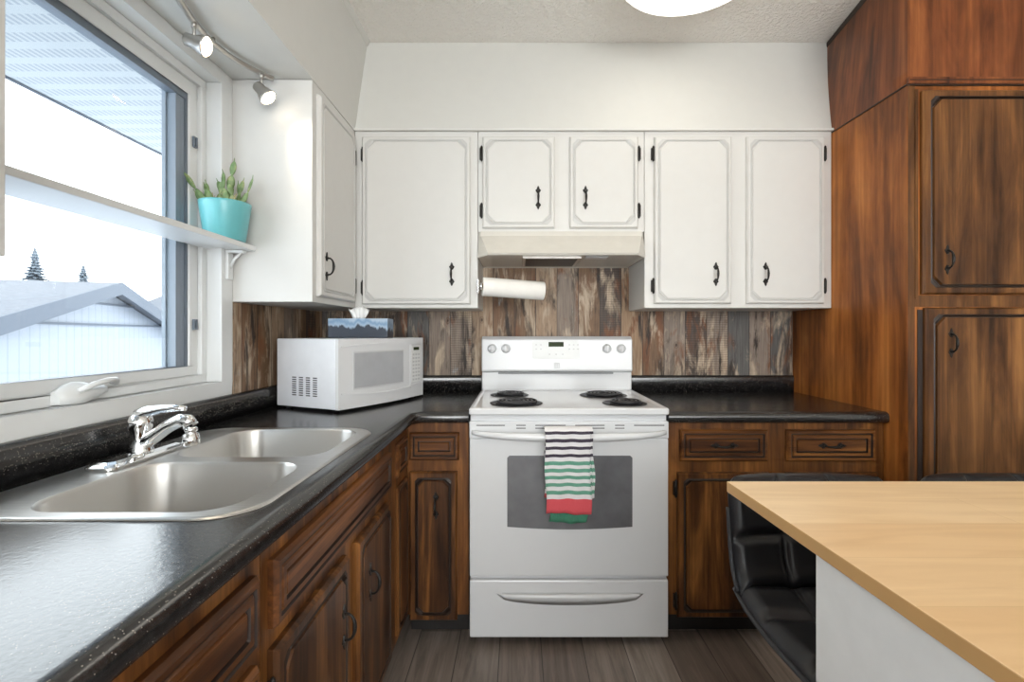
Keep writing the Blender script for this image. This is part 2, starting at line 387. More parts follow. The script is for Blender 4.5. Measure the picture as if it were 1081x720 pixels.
def m_tissue():
    m, t, p = nt('tissue_box_print'); tc = N(t, 'ShaderNodeTexCoord'); sp = N(t, 'ShaderNodeSeparateXYZ'); L(t, tc, 'Object', sp, 0)
    n = N(t, 'ShaderNodeTexNoise', i_Scale=22.0, i_Detail=6.0); mp = coords(t, (1, 1, .3)); L(t, mp, 0, n, 'Vector')
    ma = N(t, 'ShaderNodeMath', operation='MULTIPLY_ADD'); L(t, n, 0, ma, 0); ma.inputs[1].default_value = -.10; of = N(t, 'ShaderNodeMath', operation='ADD'); L(t, sp, 2, of, 0); of.inputs[1].default_value = .045; L(t, of, 0, ma, 2)
    sx = N(t, 'ShaderNodeMath', operation='MULTIPLY_ADD'); L(t, sp, 0, sx, 0); sx.inputs[1].default_value = .12; L(t, ma, 0, sx, 2)
    r = ramp(t, [(.040, (.02, .03, .05)), (.046, (.34, .45, .58)), (.060, (.16, .28, .44)), (.075, (.40, .50, .62))])
    L(t, sx, 0, r, 0); L(t, r, 0, p, 'Base Color'); p.inputs['Roughness'].default_value = .3; return m
M['tissuebox'] = m_tissue(); M['tissue'] = plain('tissue_paper', (.85, .85, .84), .9)
# outdoors
def m_eave():
    m, t, p = nt('perforated_eave'); tc = N(t, 'ShaderNodeTexCoord'); sp = N(t, 'ShaderNodeSeparateXYZ'); L(t, tc, 'Object', sp, 0)
    def fr(i, d):
        a = N(t, 'ShaderNodeMath', operation='DIVIDE'); L(t, sp, i, a, 0); a.inputs[1].default_value = d; b = N(t, 'ShaderNodeMath', operation='FRACT'); L(t, a, 0, b, 0); return b
    fy = fr(1, .09); fx = fr(0, .022)
    a = N(t, 'ShaderNodeMath', operation='GREATER_THAN'); L(t, fy, 0, a, 0); a.inputs[1].default_value = .45
    b = N(t, 'ShaderNodeMath', operation='GREATER_THAN'); L(t, fx, 0, b, 0); b.inputs[1].default_value = .5
    c = N(t, 'ShaderNodeMath', operation='MULTIPLY'); L(t, a, 0, c, 0); L(t, b, 0, c, 1)
    mx = mixc(t, (c, 0), (.36, .385, .40), (.25, .275, .30)); L(t, mx, 2, p, 'Base Color'); return m
M['eave'] = m_eave()
def m_siding(name, c1, c2, axis, d):
    m, t, p = nt(name); tc = N(t, 'ShaderNodeTexCoord'); sp = N(t, 'ShaderNodeSeparateXYZ'); L(t, tc, 'Object', sp, 0)
    a = N(t, 'ShaderNodeMath', operation='DIVIDE'); L(t, sp, axis, a, 0); a.inputs[1].default_value = d
    b = N(t, 'ShaderNodeMath', operation='FRACT'); L(t, a, 0, b, 0); g = N(t, 'ShaderNodeMath', operation='LESS_THAN'); L(t, b, 0, g, 0); g.inputs[1].default_value = .12
    mx = mixc(t, (g, 0), c1, c2); L(t, mx, 2, p, 'Base Color'); p.inputs['Roughness'].default_value = .8; return m
M['siding'] = m_siding('pale_garage_siding', (.245, .27, .31), (.20, .225, .26), 1, .2)
M['shingle'] = plain('grey_shingles', (.115, .125, .145), .9, bumps=(12, .5, .02), var=.15)
M['fascia'] = plain('slate_fascia', (.07, .085, .11), .7)
M['snow'] = plain('snowy_ground', (.62, .66, .72), .9)
M['conifer'] = plain('hazed_conifer', (.13, .155, .18), .9, var=.3)  # foliage greyed so its colour carries the outdoor haze and overexposure
M['bark'] = plain('grey_bark', (.18, .17, .17), .9)

# ------------------------------------------------------------ room shell
XW, YW, ZC = -1.05, 2.58, 2.65          # window wall, back wall, ceiling
XR, YR = 2.6, -3.0
ZS = 2.135                              # underside of the soffits
struct(MB().box(XW-.2, XR+.1, YR-.1, YW+.1, -.1, 0).build('floor', M['floor']))
struct(MB().box(XW-.15, XR+.1, YR-.1, YW+.1, ZC, ZC+.1).build('ceiling', M['ceil']))
struct(MB().box(XW-.15, XR+.1, YW, YW+.12, 0, ZC).build('wall_back', M['wall']))
struct(MB().box(XR, XR+.12, YR, YW, 0, ZC).build('wall_right', M['wall']))
# window wall in pieces round the opening, one mesh
wy0, wy1, wz0, wz1 = .80, 1.79, .985, 2.135
b = MB().box(XW-.15, XW, YR, wy0, 0, ZC).box(XW-.15, XW, wy1, YW, 0, ZC).box(XW-.15, XW, wy0, wy1, 0, wz0).box(XW-.15, XW, wy0, wy1, wz1, ZC)
struct(b.build('wall_left', M['winwall']))
# rear wall with a wide window opening
b = MB().box(XW-.15, -.6, YR-.12, YR, 0, ZC).box(2.4, XR, YR-.12, YR, 0, ZC).box(-.6, 2.4, YR-.12, YR, 0, .45).box(-.6, 2.4, YR-.12, YR, 2.45, ZC)
struct(b.build('wall_rear', M['wall']))
w2 = struct(MB().box(-.6, 2.4, YR-.10, YR-.05, .45, .50).box(-.6, 2.4, YR-.10, YR-.05, 2.40, 2.45).box(-.6, -.55, YR-.10, YR-.05, .5, 2.4).box(2.35, 2.4, YR-.10, YR-.05, .5, 2.4).box(.87, .93, YR-.10, YR-.05, .5, 2.4).build('window_2', M['vinyl']))
MB().box(-.55, 2.35, YR-.08, YR-.074, .5, 2.4).build('pane', M['glass'], w2)
# dropped soffits over the cabinets
b = MB(); b.box(XW, -.754, YR, YW, ZS, ZC); o = struct(b.build('trim_1', M['wall']))
b = MB(); z0, z1 = ZS, ZC
b.add([(-.754, 2.252, z0), (1.435, 2.252, z0), (1.435, YW, z0), (-.754, YW, z0), (-.754, 2.438, z1), (1.56, 2.438, z1), (1.56, YW, z1), (-.754, YW, z1)],
      [(0, 3, 2, 1), (4, 5, 6, 7), (0, 1, 5, 4), (1, 2, 6, 5), (2, 3, 7, 6), (3, 0, 4, 7)])
struct(b.build('trim_2', M['wall']))
# small cove moulding along the ceiling on the window side
struct(MB().sweep([(-.754, -2.9), (-.754, 2.43)], [(0, ZC-.022), (.006, ZC-.020), (.014, ZC-.008), (.016, ZC)]).build('trim_3', M['wall']))
struct(MB().box(-.754, 1.435, 2.236, 2.252, 2.132, 2.143).build('trim_4', M['cab']))

# window_1 : casing, frame, sash, pane
W1 = bpy.data.objects.new('window_1', None); COL.objects.link(W1); W1.location = (-1.1, 1.3, wz0); W1['kind'] = 'structure'
def rim(mb, xa, xb, y0, y1, z0, z1, t, mi=0, tb=None, tt=None):
    tb = t if tb is None else tb; tt = t if tt is None else tt
    mb.box(xa, xb, y0, y1, z0, z0+tb, mi); mb.box(xa, xb, y0, y1, z1-tt, z1, mi)
    mb.box(xa, xb, y0, y0+t, z0+tb, z1-tt, mi); mb.box(xa, xb, y1-t, y1, z0+tb, z1-tt, mi)
b = MB(); rim(b, XW-.06, XW+.004, wy0, wy1, wz0, wz1, .065, 0, .05, .045); b.build('casing', M['vinyl'], W1, bevel=.003)
b = MB(); rim(b, -1.16, -1.098, wy0+.065, wy1-.065, wz0+.05, wz1-.045, .028); b.build('frame', M['vinyl'], W1, bevel=.004)
b = MB(); rim(b, -1.165, -1.112, wy0+.093, wy1-.093, wz0+.078, wz1-.073, .042, 0, .032, .045); b.build('sash', M['vinyl'], W1, bevel=.005)
b = MB(); gy0, gy1, gz0, gz1 = wy0+.135, wy1-.135, wz0+.110, wz1-.118
rim(b, -1.15, -1.118, gy0, gy1, gz0, gz1, .010, 0, .004, .024); b.build('gasket', M['gasket'], W1)
b = MB(); b.box(-1.160, -1.122, gy1-.052, gy1-.028, gz0, gz1).box(-1.150, -1.122, gy1-.026, gy1-.012, gz0, gz1).box(-1.162, -1.150, gy1-.06, gy1, gz0, gz1); b.build('screen_track', M['track'], W1)
MB().box(-1.138, -1.134, gy0+.004, gy1-.004, gz0+.004, gz1-.01).build('pane', M['glass'], W1)
# crank operator
c = [(-1.098, 1.155, 1.052), (-1.085, 1.15, 1.048)]
b = MB(); prof = []
for i in range(9):
    tt = i/8; y = 1.150+tt*.135; hgt = .014+.020*math.sin(PI*min(1, tt*1.15+.08)); d = .022+.012*math.sin(PI*tt)
    zc = 1.050+.012*tt
    prof.append([(-1.099, y, zc-hgt*.6), (-1.099+d, y, zc-hgt*.5), (-1.099+d, y, zc+hgt*.4), (-1.099+d*.4, y, zc+hgt), (-1.099, y, zc+hgt)])
b.loops(prof, cap0=True, smooth=True); op = b.build('crank_cover', M['vinyl'], W1)
MB().tube([(-1.068, 1.19, 1.068), (-1.055, 1.22, 1.082), (-1.055, 1.26, 1.088), (-1.062, 1.29, 1.082)], [.006, .007, .007, .011]).build('crank_lever', M['vinyl'], W1)
MB().box(-1.098, -1.075, 1.146, 1.29, 1.030, 1.036).build('crank_plate', M['ltgrey'], W1)
for z in (1.237, 1.86):
    b = MB(); rim(b, -1.112, -1.104, 1.668, 1.686, z-.018, z+.018, .004); b.build('screen_clip', M['gasket'], W1)

# ------------------------------------------------------------ outdoors
struct(MB().box(-60, -1.3, -30, 80, -1.1, -1.0).build('ground', M['snow']))
eave = tag(MB().box(-1.88, -1.20, -3, 6, 2.152, 2.20).build('eave_soffit', M['eave']), 'pale perforated eave soffit of the house, above the window outside', 'eave')
MB().box(-1.895, -1.88, -3, 6, 2.146, 2.30).build('fascia', M['fascia'], eave).location = (0, 0, 0)
ch = eave.children[0]
# fascia lives in the eave's frame
e = Vector((.33, -.944, 0)); nrm = Vector((-.944, -.33, 0)); P = Vector((-6.5, 8.0, 2.03))
G = thing('garage', 'pale garage with a low gable and slate edged roof, outside the window', 'garage', (-8.5, 7.0, -1.0))
HW, DP, DR = 4.2, 6.0, .924
a = P+e*HW; c = P-e*HW
def at(p, z): return (p.x, p.y, z)
b = MB(); bk = nrm*DP
b.add([at(a, -1), at(c, -1), at(c, 2.03-DR), at(P, 2.03), at(a, 2.03-DR), at(a+bk, -1), at(c+bk, -1), at(c+bk, 2.03-DR), at(P+bk, 2.03), at(a+bk, 2.03-DR)],
      [(0, 1, 2, 3, 4), (5, 9, 8, 7, 6), (0, 4, 9, 5), (1, 6, 7, 2)])
b.build('wall', M['siding'], G)
for sgn, nm in ((1, 'roof_slope'), (-1, 'roof_slope')):
    b = MB(); f = -nrm*.25; ov = e*sgn*(HW+.35); zz = DR*(HW+.35)/HW
    q = [P+f, P+f+ov, P+bk+ov, P+bk]; zt = [2.06, 2.06-zz, 2.06-zz, 2.06]
    b.add([at(q[i], zt[i]) for i in range(4)]+[at(q[i], zt[i]+.06) for i in range(4)], [(0, 1, 2, 3), (4, 7, 6, 5), (0, 4, 5, 1), (1, 5, 6, 2), (2, 6, 7, 3), (3, 7, 4, 0)])
    b.build(nm, M['shingle'], G)
    b = MB(); f1 = f-nrm*.03; q = [P+f1, P+f1+ov]
    b.add([at(q[0], 1.93), at(q[1], 1.93-zz), at(q[1], 2.13-zz), at(q[0], 2.13), at(q[0]+nrm*.03, 1.93), at(q[1]+nrm*.03, 1.93-zz), at(q[1]+nrm*.03, 2.13-zz), at(q[0]+nrm*.03, 2.13)],
          [(0, 1, 2, 3), (4, 7, 6, 5), (0, 4, 5, 1), (1, 5, 6, 2), (2, 6, 7, 3), (3, 7, 4, 0)])
    b.build('rake_board', M['fascia'], G)
b = MB(); f2 = -nrm*.03
for z, k in ((1.42, .66), (1.76, .29)):
    s1 = P+e*HW*k; s2 = P-e*HW*k
    b.add([at(s1, z), at(s2, z), at(s2, z+.03), at(s1, z+.03), at(s1+f2, z), at(s2+f2, z), at(s2+f2, z+.03), at(s1+f2, z+.03)], [(0, 1, 2, 3), (4, 7, 6, 5), (0, 4, 5, 1), (1, 5, 6, 2), (2, 6, 7, 3), (3, 7, 4, 0)])
b.build('trim_board', M['fascia'], G)
G.location = G.location+Vector((-.24, -.08, -.10))
def pt(px, py, Y): return Vector(((px-548)/F*Y, Y, 1.21+(351-py)/F*Y))
def conifer(px, ytop, Y, ybase, wpx, label):
    tp = pt(px, ytop, Y); z0 = -1.0; H = tp.z-z0; R = wpx/F*Y
    t = thing('conifer_tree', label, 'tree', (tp.x, Y, z0), 'trees beyond the garage')
    MB().tube([(tp.x, Y, z0), (tp.x, Y, tp.z)], [.16, .02], 8).build('trunk', M['bark'], t)
    b = MB(); rnd = random.Random(int(px))
    n = 44
    for i in range(n):
        k = i/(n-1); z = z0+H*(.14+.85*k); r = R*(1.03-1.0*k)*rnd.uniform(.8, 1.15)
        for j in range(18):
            an = rnd.uniform(0, 2*PI); l = r*rnd.uniform(.65, 1.1); d = Vector((math.cos(an), math.sin(an), 0)); s = Vector((-d.y, d.x, 0))*l*.22; o_ = Vector((tp.x, Y, z))
            b.add([o_+Vector((0, 0, .10*H/8)), o_+d*l*.6+s-Vector((0, 0, .14*l)), o_+d*l-Vector((0, 0, .30*l)), o_+d*l*.6-s-Vector((0, 0, .14*l)), o_+d*l*.5+Vector((0, 0, -.02*H))], [(0, 1, 2, 3), (0, 4, 1), (0, 3, 4), (4, 2, 1), (4, 3, 2)])
    b.build('foliage', M['conifer'], t)
conifer(37, 261, 24, 298, 44, 'taller of two distant conifers, above the left of the garage roof')
conifer(88, 278, 34, 298, 34, 'smaller distant conifer, nearer the garage roof peak')
hp = pt(172, 300, 26)
H2 = thing('neighbour_house', 'distant house beside the garage roof, seen at the window edge', 'house', (hp.x, 26, -1))
MB().box(hp.x-1.6, hp.x+4, 26, 30, -1, 2.4).build('wall', M['siding'], H2)
b = MB(); b.add([(hp.x-2, 25.7, 2.3), (hp.x+4.3, 25.7, 2.3), (hp.x+4.3, 28, 3.7), (hp.x-.5, 28, 3.7), (hp.x-2, 30.3, 2.3), (hp.x+4.3, 30.3, 2.3)], [(0, 1, 2, 3), (3, 2, 5, 4), (0, 3, 4), (1, 5, 2), (0, 4, 5, 1)]); b.build('roof', M['shingle'], H2)
MB().box(hp.x-.3, hp.x+.3, 27.5, 28.1, 3.4, 4.5).build('chimney', M['fascia'], H2)
l0 = pt(-60, 248, 16); l1 = pt(330, 318, 26)
tag(MB().tube([l0.lerp(l1, k/12)-Vector((0, 0, .5*math.sin(PI*k/12))) for k in range(13)], .012, 6).build('power_line', M['fascia']), 'thin sagging power line crossing the sky beyond the window', 'power line')

# ------------------------------------------------------------ cabinet front pieces (local frame: x right, -y out of the face, z up)
def rect8(x0, x1, z0, z1, y, c):
    return [(x0+c, y, z0), (x1-c, y, z0), (x1, y, z0+c), (x1, y, z1-c), (x1-c, y, z1), (x0+c, y, z1), (x0, y, z1-c), (x0, y, z0+c)]
def door_mesh(T, x0, x1, z0, z1, th=.019, m=.030, cut=.022, gw=.006, gd=.004, drawer=False):
    b = MB(T); ls = []; mi = []
    def L_(ins, y, c, mat=0): ls.append(rect8(x0+ins, x1-ins, z0+ins, z1-ins, y, c)); mi.append(mat)
    L_(0, 0, .001); L_(0, -th*.55, .001); L_(.006, -th, .002)
    if not drawer:
        L_(m-.008, -th, cut*.6); L_(m-.004, -th-.002, cut*.9, 1); L_(m, -th+gd, cut, 1); L_(m+gw*.5, -th+gd, cut, 1); L_(m+gw, -th-.001, cut)
    else:
        L_(.014, -th, .002); L_(.017, -th+.004, .002, 1); L_(.020, -th+.004, .002, 1); L_(.023, -th, .002); L_(.033, -th, .002); L_(.035, -th+.006, .002, 1); L_(.038, -th+.006, .002, 1); L_(.041, -th+.001, .002)
    b.loops(ls, mis=mi[1:]+[0], cap0=True, cap1=True)
    return b
def handle(T, cx, cz, parent, mat, horizontal=False, y=-.019, L_=.104, out=.024):
    b = MB(T)
    def q(a, o_, s=0): return (cx+a, y-o_, cz+s) if horizontal else (cx+s, y-o_, cz+a)
    h = L_/2
    pts = [q(h*.62*math.cos(PI*(1-k/10)), .004+out*math.sin(PI*k/10)**.7 if 0 < k < 10 else .002) for k in range(11)]
    rs = [.0035, .0032, .0032, .0038, .0048, .0055, .0048, .0038, .0032, .0032, .0035]
    b.tube(pts, rs, 8)
    for sg in (-1, 1):   # spade shaped end plates
        c0 = sg*h*.62
        prof = [(-.012, .004), (-.004, .010), (.003, .0125), (.009, .006), (.013, .006), (.022, .0008)]
        vs = []
        for a_, wd in prof:
            for s_ in (-wd, wd): vs += [q(c0+sg*a_, .0005, s_), q(c0+sg*a_, .004, s_*.7)]
        fs = []
        for i in range(len(prof)-1):
            k = i*4; n_ = k+4
            fs += [(k+1, k+3, n_+3, n_+1), (k, k+1, n_+1, n_), (k+2, n_+2, n_+3, k+3), (k, n_, n_+2, k+2)]
        e_ = (len(prof)-1)*4
        fs += [(0, 2, 3, 1), (e_, e_+1, e_+3, e_+2)]
        b.add(vs, fs)
    return b.build('handle', mat, parent)
def hinge(T, cx, cz, parent, mat, hl=.060):
    b = MB(T); b.tube([(cx, -.012, cz-hl/2-.006), (cx, -.012, cz-hl/2), (cx, -.012, cz+hl/2), (cx, -.012, cz+hl/2+.006)], [.002, .0055, .0055, .002], 8)
    b.box(cx-.009, cx+.009, -.010, 0.0, cz-hl/2+.004, cz+hl/2-.004)
    return b.build('hinge', mat, parent)
def door(T, x0, x1, z0, z1, parent, mats, hx=None, hz=None, hinge_x=None, hinge_z=(), **kw):
    d = door_mesh(T, x0, x1, z0, z1, **kw).build('door', mats, parent)
    if hx is not None: handle(T, hx, hz, d, M['iron'])
    for z in hinge_z: hinge(T, hinge_x, z, d, M['iron'])
    return d
CW = [M['cab'], M['cabgroove']]; WD = [M['woodd'], M['groove']]; WX = [M['woodx'], M['groove']]; WY = [M['woody'], M['groove']]; PD = [M['pantryd'], M['groove']]

# ---- white upper cabinets, back wall (face plane y = 2.252)
FY = 2.252; T = Matrix.Translation((0, FY, 0)); S = 230.0
def zx(py): return 1.21+(351-py)/S
def xx(px): return (px-548)/S
def upper(x0, x1, z0, label, doors):
    t = thing('wall_cabinet', label, 'cabinet', ((x0+x1)/2, 2.4, z0), None)
    MB().box(x0+.0008, x1-.0008, FY, YW-.001, z0, 2.132).build('body', M['cab'], t, bevel=.002)
    for d in doors: door(T, d[0], d[1], d[2], 2.104, t, CW, d[3], d[4], d[5], d[6], th=.018, m=.022, gd=.003, gw=.005, cut=.034)
    return t
zh = zx(290); 
upper(-.7535, -.1885, 1.322, 'wide single-door white wall cabinet in the corner, above the microwave', [(xx(383), xx(497), zx(321.5), xx(477.5), zx(290), xx(384.5)-.004, (zx(164), zx(304)))])
upper(-.1885, .5745, 1.672, 'short two-door white wall cabinet above the range hood', [
    (xx(509.5), xx(585.5), zx(241.5), xx(568), zx(210), xx(509.5)-.004, (zx(163), zx(223))), (xx(601), xx(673), zx(241.5), xx(617.5), zx(210), xx(673)+.004, (zx(163), zx(223)))])
upper(.5745, 1.434, 1.322, 'tall two-door white wall cabinet next to the wooden pantry', [
    (xx(690), xx(771), zx(321), xx(754), zx(290), xx(690)-.004, (zx(163), zx(302))), (xx(787), xx(868.5), zx(321), xx(806), zx(290), xx(868.5)+.004, (zx(163), zx(302)))])
# ---- window side upper cabinets (face x = -.754)
TL = frame(-.754, 0, 0, 90)
t = thing('wall_cabinet', 'white wall cabinet on the window wall between the potted cactus and corner', 'cabinet', (-.9, 2.0, 1.322))
MB().box(XW+.0005, -.755, 1.791, 2.578, 1.322, 2.133).build('body', M['cab'], t, bevel=.002)
d = door(TL, 1.822, 2.215, 1.345, 2.095, t, CW, 1.872, 1.462, None, (), th=.018, m=.026, gd=.003)
for z in (1.42, 2.0): hinge(TL, 2.222, z, d, M['iron'])
t = thing('wall_cabinet', 'white wall cabinet at the left edge of the photo, before the window', 'cabinet', (-.9, .4, 1.322))
MB().box(XW+.001, -.755, .10, .722, 1.322, 2.133).build('body', M['cab'], t, bevel=.002)
door(TL, .13, .69, 1.345, 2.095, t, CW, .64, 1.46, None, (), th=.010)

# ---- base cabinets (face y = 1.93 on the back run)
BY = 1.93; TB = Matrix.Translation((0, BY, 0)); SB = F/BY
def bx(px): return (px-548)/SB
def bz(py): return 1.21-(py-351)/SB
ZT = .856
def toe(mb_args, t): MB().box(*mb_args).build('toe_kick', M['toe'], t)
t = thing('base_cabinet', 'dark wooden base cabinet with two drawers, right of the stove', 'cabinet', (1.0, 2.2, 0))
MB().box(.581, 1.434, BY, YW-.002, .10, ZT).build('body', M['woodf'], t, bevel=.002)
toe((.581, 1.434, BY+.07, YW-.01, 0.001, .10), t)
for a, c in ((717, 809), (829, 922)):
    dr = door_mesh(TB, bx(a), bx(c), bz(486), bz(453), drawer=True, th=.018).build('drawer', WX, t)
    handle(TB, bx((a+c)/2), bz(469.5), dr, M['iron'], True, y=-.0165)
door(TB, bx(714), bx(811), bz(650), bz(498), t, WD, bx(803), bz(535), bx(714)-.005, (bz(515), bz(633)), gd=.006)
door(TB, bx(828), bx(925), bz(650), bz(498), t, WD, bx(836), bz(535), bx(925)+.005, (bz(515), bz(633)), gd=.006)
t = thing('base_cabinet', 'narrow dark wooden base cabinet left of the stove, in the corner', 'cabinet', (-.32, 2.2, 0))
XF = -.44
MB().box(XF+.001, -.1975, BY, YW-.002, .10, ZT).build('body', M['woodf'], t, bevel=.002)
toe((XF+.001, -.1975, BY+.07, YW-.01, 0.001, .10), t)
door_mesh(TB, bx(433), bx(485), bz(485), bz(456), drawer=True, th=.018).build('drawer', WX, t)
d = door(TB, bx(433), bx(483), bz(653), bz(497), t, WD, bx(461), bz(532), None, (), gd=.006)
# window side run
TBL = frame(XF, 0, 0, 90)
t = thing('base_cabinet', 'dark wooden sink base cabinet with a long false drawer front', 'cabinet', (-.75, 1.3, 0))
Y0, Y1 = .835, 1.928
b = MB(); b.box(XF-.018, XF, Y0, Y1, .10, ZT).box(XW+.002, XF-.0185, Y0, Y0+.018, .10, ZT).box(XW+.002, XF-.0185, 1.90, Y1, .10, ZT).box(XW+.002, XF-.0185, Y0+.0185, 1.8995, .10, .12).box(XW+.002, XW+.012, Y0+.0185, 1.8995, .1205, ZT)
b.build('body', M['woodf'], t)
toe((XW+.01, XF-.07, Y0, Y1, 0.001, .10), t)
door_mesh(TBL, .858, 1.635, .690, .812, drawer=True, th=.018).build('false_drawer_front', WY, t)
door(TBL, .857, 1.225, .13, .655, t, WD, 1.175, .505, .852, (.20, .575), gd=.006)
door(TBL, 1.295, 1.63, .13, .655, t, WD, 1.385, .505, 1.636, (.20, .56), gd=.006)
door_mesh(TBL, 1.745, 1.895, .690, .812, drawer=True, th=.012).build('corner_panel', WY, t)
door_mesh(TBL, 1.745, 1.895, .13, .655, th=.012, m=.02).build('corner_panel', WD, t)
t = thing('base_cabinet', 'dark wooden drawer cabinet at the near end of the sink counter', 'cabinet', (-.75, .2, 0))
MB().box(XW+.002, XF, -.45, Y0-.001, .10, ZT).build('body', M['woodf'], t, bevel=.002)
toe((XW+.01, XF-.07, -.45, Y0-.001, 0.001, .10), t)
for z0, z1 in ((.690, .812), (.42, .665), (.13, .40)):
    dr = door_mesh(TBL, .22, .805, z0, z1, drawer=True, th=.018).build('drawer', WY, t)
    handle(TBL, .51, (z0+z1)/2, dr, M['iron'], True, y=-.0165)

# ---- pantry
PX, PY_ = 1.435, 1.813
t = thing('pantry_cabinet', 'tall wooden pantry cabinet at the right of the back wall', 'cabinet', (1.9, 2.2, 0))
MB().box(PX+.0005, 2.55, PY_, YW-.002, .10, 2.128).build('body', [M['pantry']], t, bevel=.003)
toe((PX+.001, 2.55, PY_+.07, YW-.01, 0.001, .10), t)
b = MB(); zc = ZC-.001
b.add([(PX, PY_, 2.128), (2.55, PY_, 2.128), (2.55, YW-.002, 2.128), (PX, YW-.002, 2.128), (PX+.0, PY_, zc), (2.55, PY_, zc), (2.55, YW-.002, zc), (PX+.118, YW-.002, zc)],
      [(0, 3, 2, 1), (4, 5, 6, 7), (0, 1, 5, 4), (1, 2, 6, 5), (2, 3, 7, 6)])
ng = 10; vs = []
for i in range(ng+1):
    for k in range(ng+1):
        u, v = i/ng, k/ng; vs.append((PX+.118*u*v, PY_+(YW-.002-PY_)*u, 2.128+(zc-2.128)*v))
b.add(vs, [(i*(ng+1)+k, i*(ng+1)+k+1, (i+1)*(ng+1)+k+1, (i+1)*(ng+1)+k) for i in range(ng) for k in range(ng)], 0, True)
b.build('top_box', M['crown'], t)
b = MB(); b.box(PX-.004, 2.55, PY_-.012, PY_, 2.125, 2.150, b=.003); b.build('moulding', M['crown'], t)
b = MB(); b.box(PX-.003, PX+.0005, PY_, 2.25, 2.124, 2.129).box(PX, 2.55, PY_-.0135, PY_-.012, 2.1365, 2.1395).box(PX, 2.55, PY_-.006, PY_, 2.120, 2.125); b.build('dark_seam', M['groove'], t)
MB().sweep([(PX+.001, PY_), (PX+.096, 2.43)][::-1], [(.0, zc-.03), (.008, zc-.028), (.008, zc-.004)]).build('top_batten', M['groove'], t)
TP = Matrix.Translation((0, PY_, 0)); SP = F/PY_
def ppx(p): return (p-548)/SP
def ppz(p): return 1.21+(351-p)/SP
b = MB(TP); b.box(ppx(958.5), ppx(965), -.003, 0, .1, ppz(90)); b.box(ppx(965), ppx(968), -.006, 0, ppz(316), ppz(95)); b.box(ppx(958.5), 2.55, -.004, 0, ppz(324), ppz(312)); b.build('face_frame', M['pantryd'], t)
MB(TP).box(ppx(968), ppx(973.5), -.003, -.001, ppz(640), ppz(327)).build('side_gap', M['groove'], t)
door(TP, ppx(971), 1.93, ppz(311), ppz(97), t, PD, ppx(995), ppz(275), None, (), th=.020, m=.032, gd=.006, gw=.005, cut=.030)
door(TP, ppx(974), 1.93, .16, ppz(325), t, PD, ppx(999), ppz(362), None, (), th=.020, m=.032, gd=.006, gw=.005, cut=.030)
door(TP, 1.95, 2.5, ppz(311), ppz(97), t, PD, 2.0, ppz(275), None, (), th=.020, m=.032, gd=.007)
door(TP, 1.95, 2.5, .16, ppz(325), t, PD, 2.0, ppz(362), None, (), th=.020, m=.032, gd=.007)

# ---- weathered plank splashback panels
sb = MB().box(-1.044, 1.434, YW-.006, YW-.0005, .985, 1.70).build('splashback_panel', M['planks'])
tag(sb, 'weathered multicoloured plank-look splashback panel along the back wall behind the stove', 'splashback')
sb2 = MB().box(XW+.0005, XW+.006, 1.792, YW-.007, .985, 1.321).build('splashback_panel', M['planks'])
tag(sb2, 'weathered plank-look splashback panel beside the window, left of the microwave', 'splashback')

# ---- worktops
ZK = .90
def rr(x0, x1, y0, y1, r, n=8):
    out = []
    for cx, cy, a0 in ((x1-r, y0+r, -PI/2), (x1-r, y1-r, 0), (x0+r, y1-r, PI/2), (x0+r, y0+r, PI)):
        for k in range(n+1):
            a = a0+PI/2*k/n; out.append((cx+r*math.cos(a), cy+r*math.sin(a)))
    return out
edge = [(-.055, ZK), (-.028, ZK+.0006), (-.014, ZK), (-.004, ZK-.006), (0, ZK-.014), (.001, ZK-.026), (-.003, ZK-.037), (-.011, ZK-.042), (-.03, ZK-.042)]
t = thing('worktop', 'black speckled L-shaped worktop under the window, holding the sink', 'worktop', (-.75, 1.2, .857))
b = MB(); path = [(-.402, -.5), (-.402, 1.87), (-.372, 1.90), (-.196, 1.90)]
b.sweep(path, edge)
inner = []
off = .055
P2 = [Vector(p) for p in path]
b2 = MB().sweep(path, [(-off, ZK)]); inn = [(v.x, v.y) for v in b2.v]
outer = [(XW, -.5)]+inn+[(-.196, YW), (XW, YW)]
hole = rr(-.965, -.475, .835, 1.545, .09)
b.poly([outer, hole[::-1]], ZK)
b.sweep(path, [(-.03, ZK-.042), (-.06, ZK-.042), (-.06, ZK-.001)], smooth=False)
b.box(-.43, -.402, -.502, -.5, .858, .9).box(-.1965, -.196, 1.90, 2.57, .858, .8995)
b.build('surface', M['counter'], t)
b = MB(); us = [(.0, ZK), (.018, ZK), (.020, ZK+.07), (.017, ZK+.083), (.010, ZK+.086), (0, ZK+.086)]
b.sweep([(XW+.0005, -.5), (XW+.0005, YW-.0005), (-.196, YW-.0005)], [(o_+0.001, z) for o_, z in us])
b.build('upstand', M['counter'], t)
t = thing('worktop', 'black speckled worktop right of the stove, ending at the pantry', 'worktop', (1.0, 2.2, .857))
b = MB(); b.sweep([(.5805, 1.90), (1.434, 1.90)], edge); b.poly([[(.5805, 1.955), (1.434, 1.955), (1.434, YW), (.5805, YW)]], ZK)
b.box(.5805, .581, 1.905, 2.57, .858, .8995); b.box(.581, 1.434, 1.93, 1.94, .857, .8995)
b.add([(1.434, 1.90, .865), (1.434, 1.955, .858), (1.434, 1.955, .9), (1.434, 1.903, .894)], [(0, 1, 2, 3)])
b.build('surface', M['counter'], t)
MB().sweep([(.5805, YW-.0005), (1.434, YW-.0005)], [(o_+0.001, z) for o_, z in us]).build('upstand', M['counter'], t)

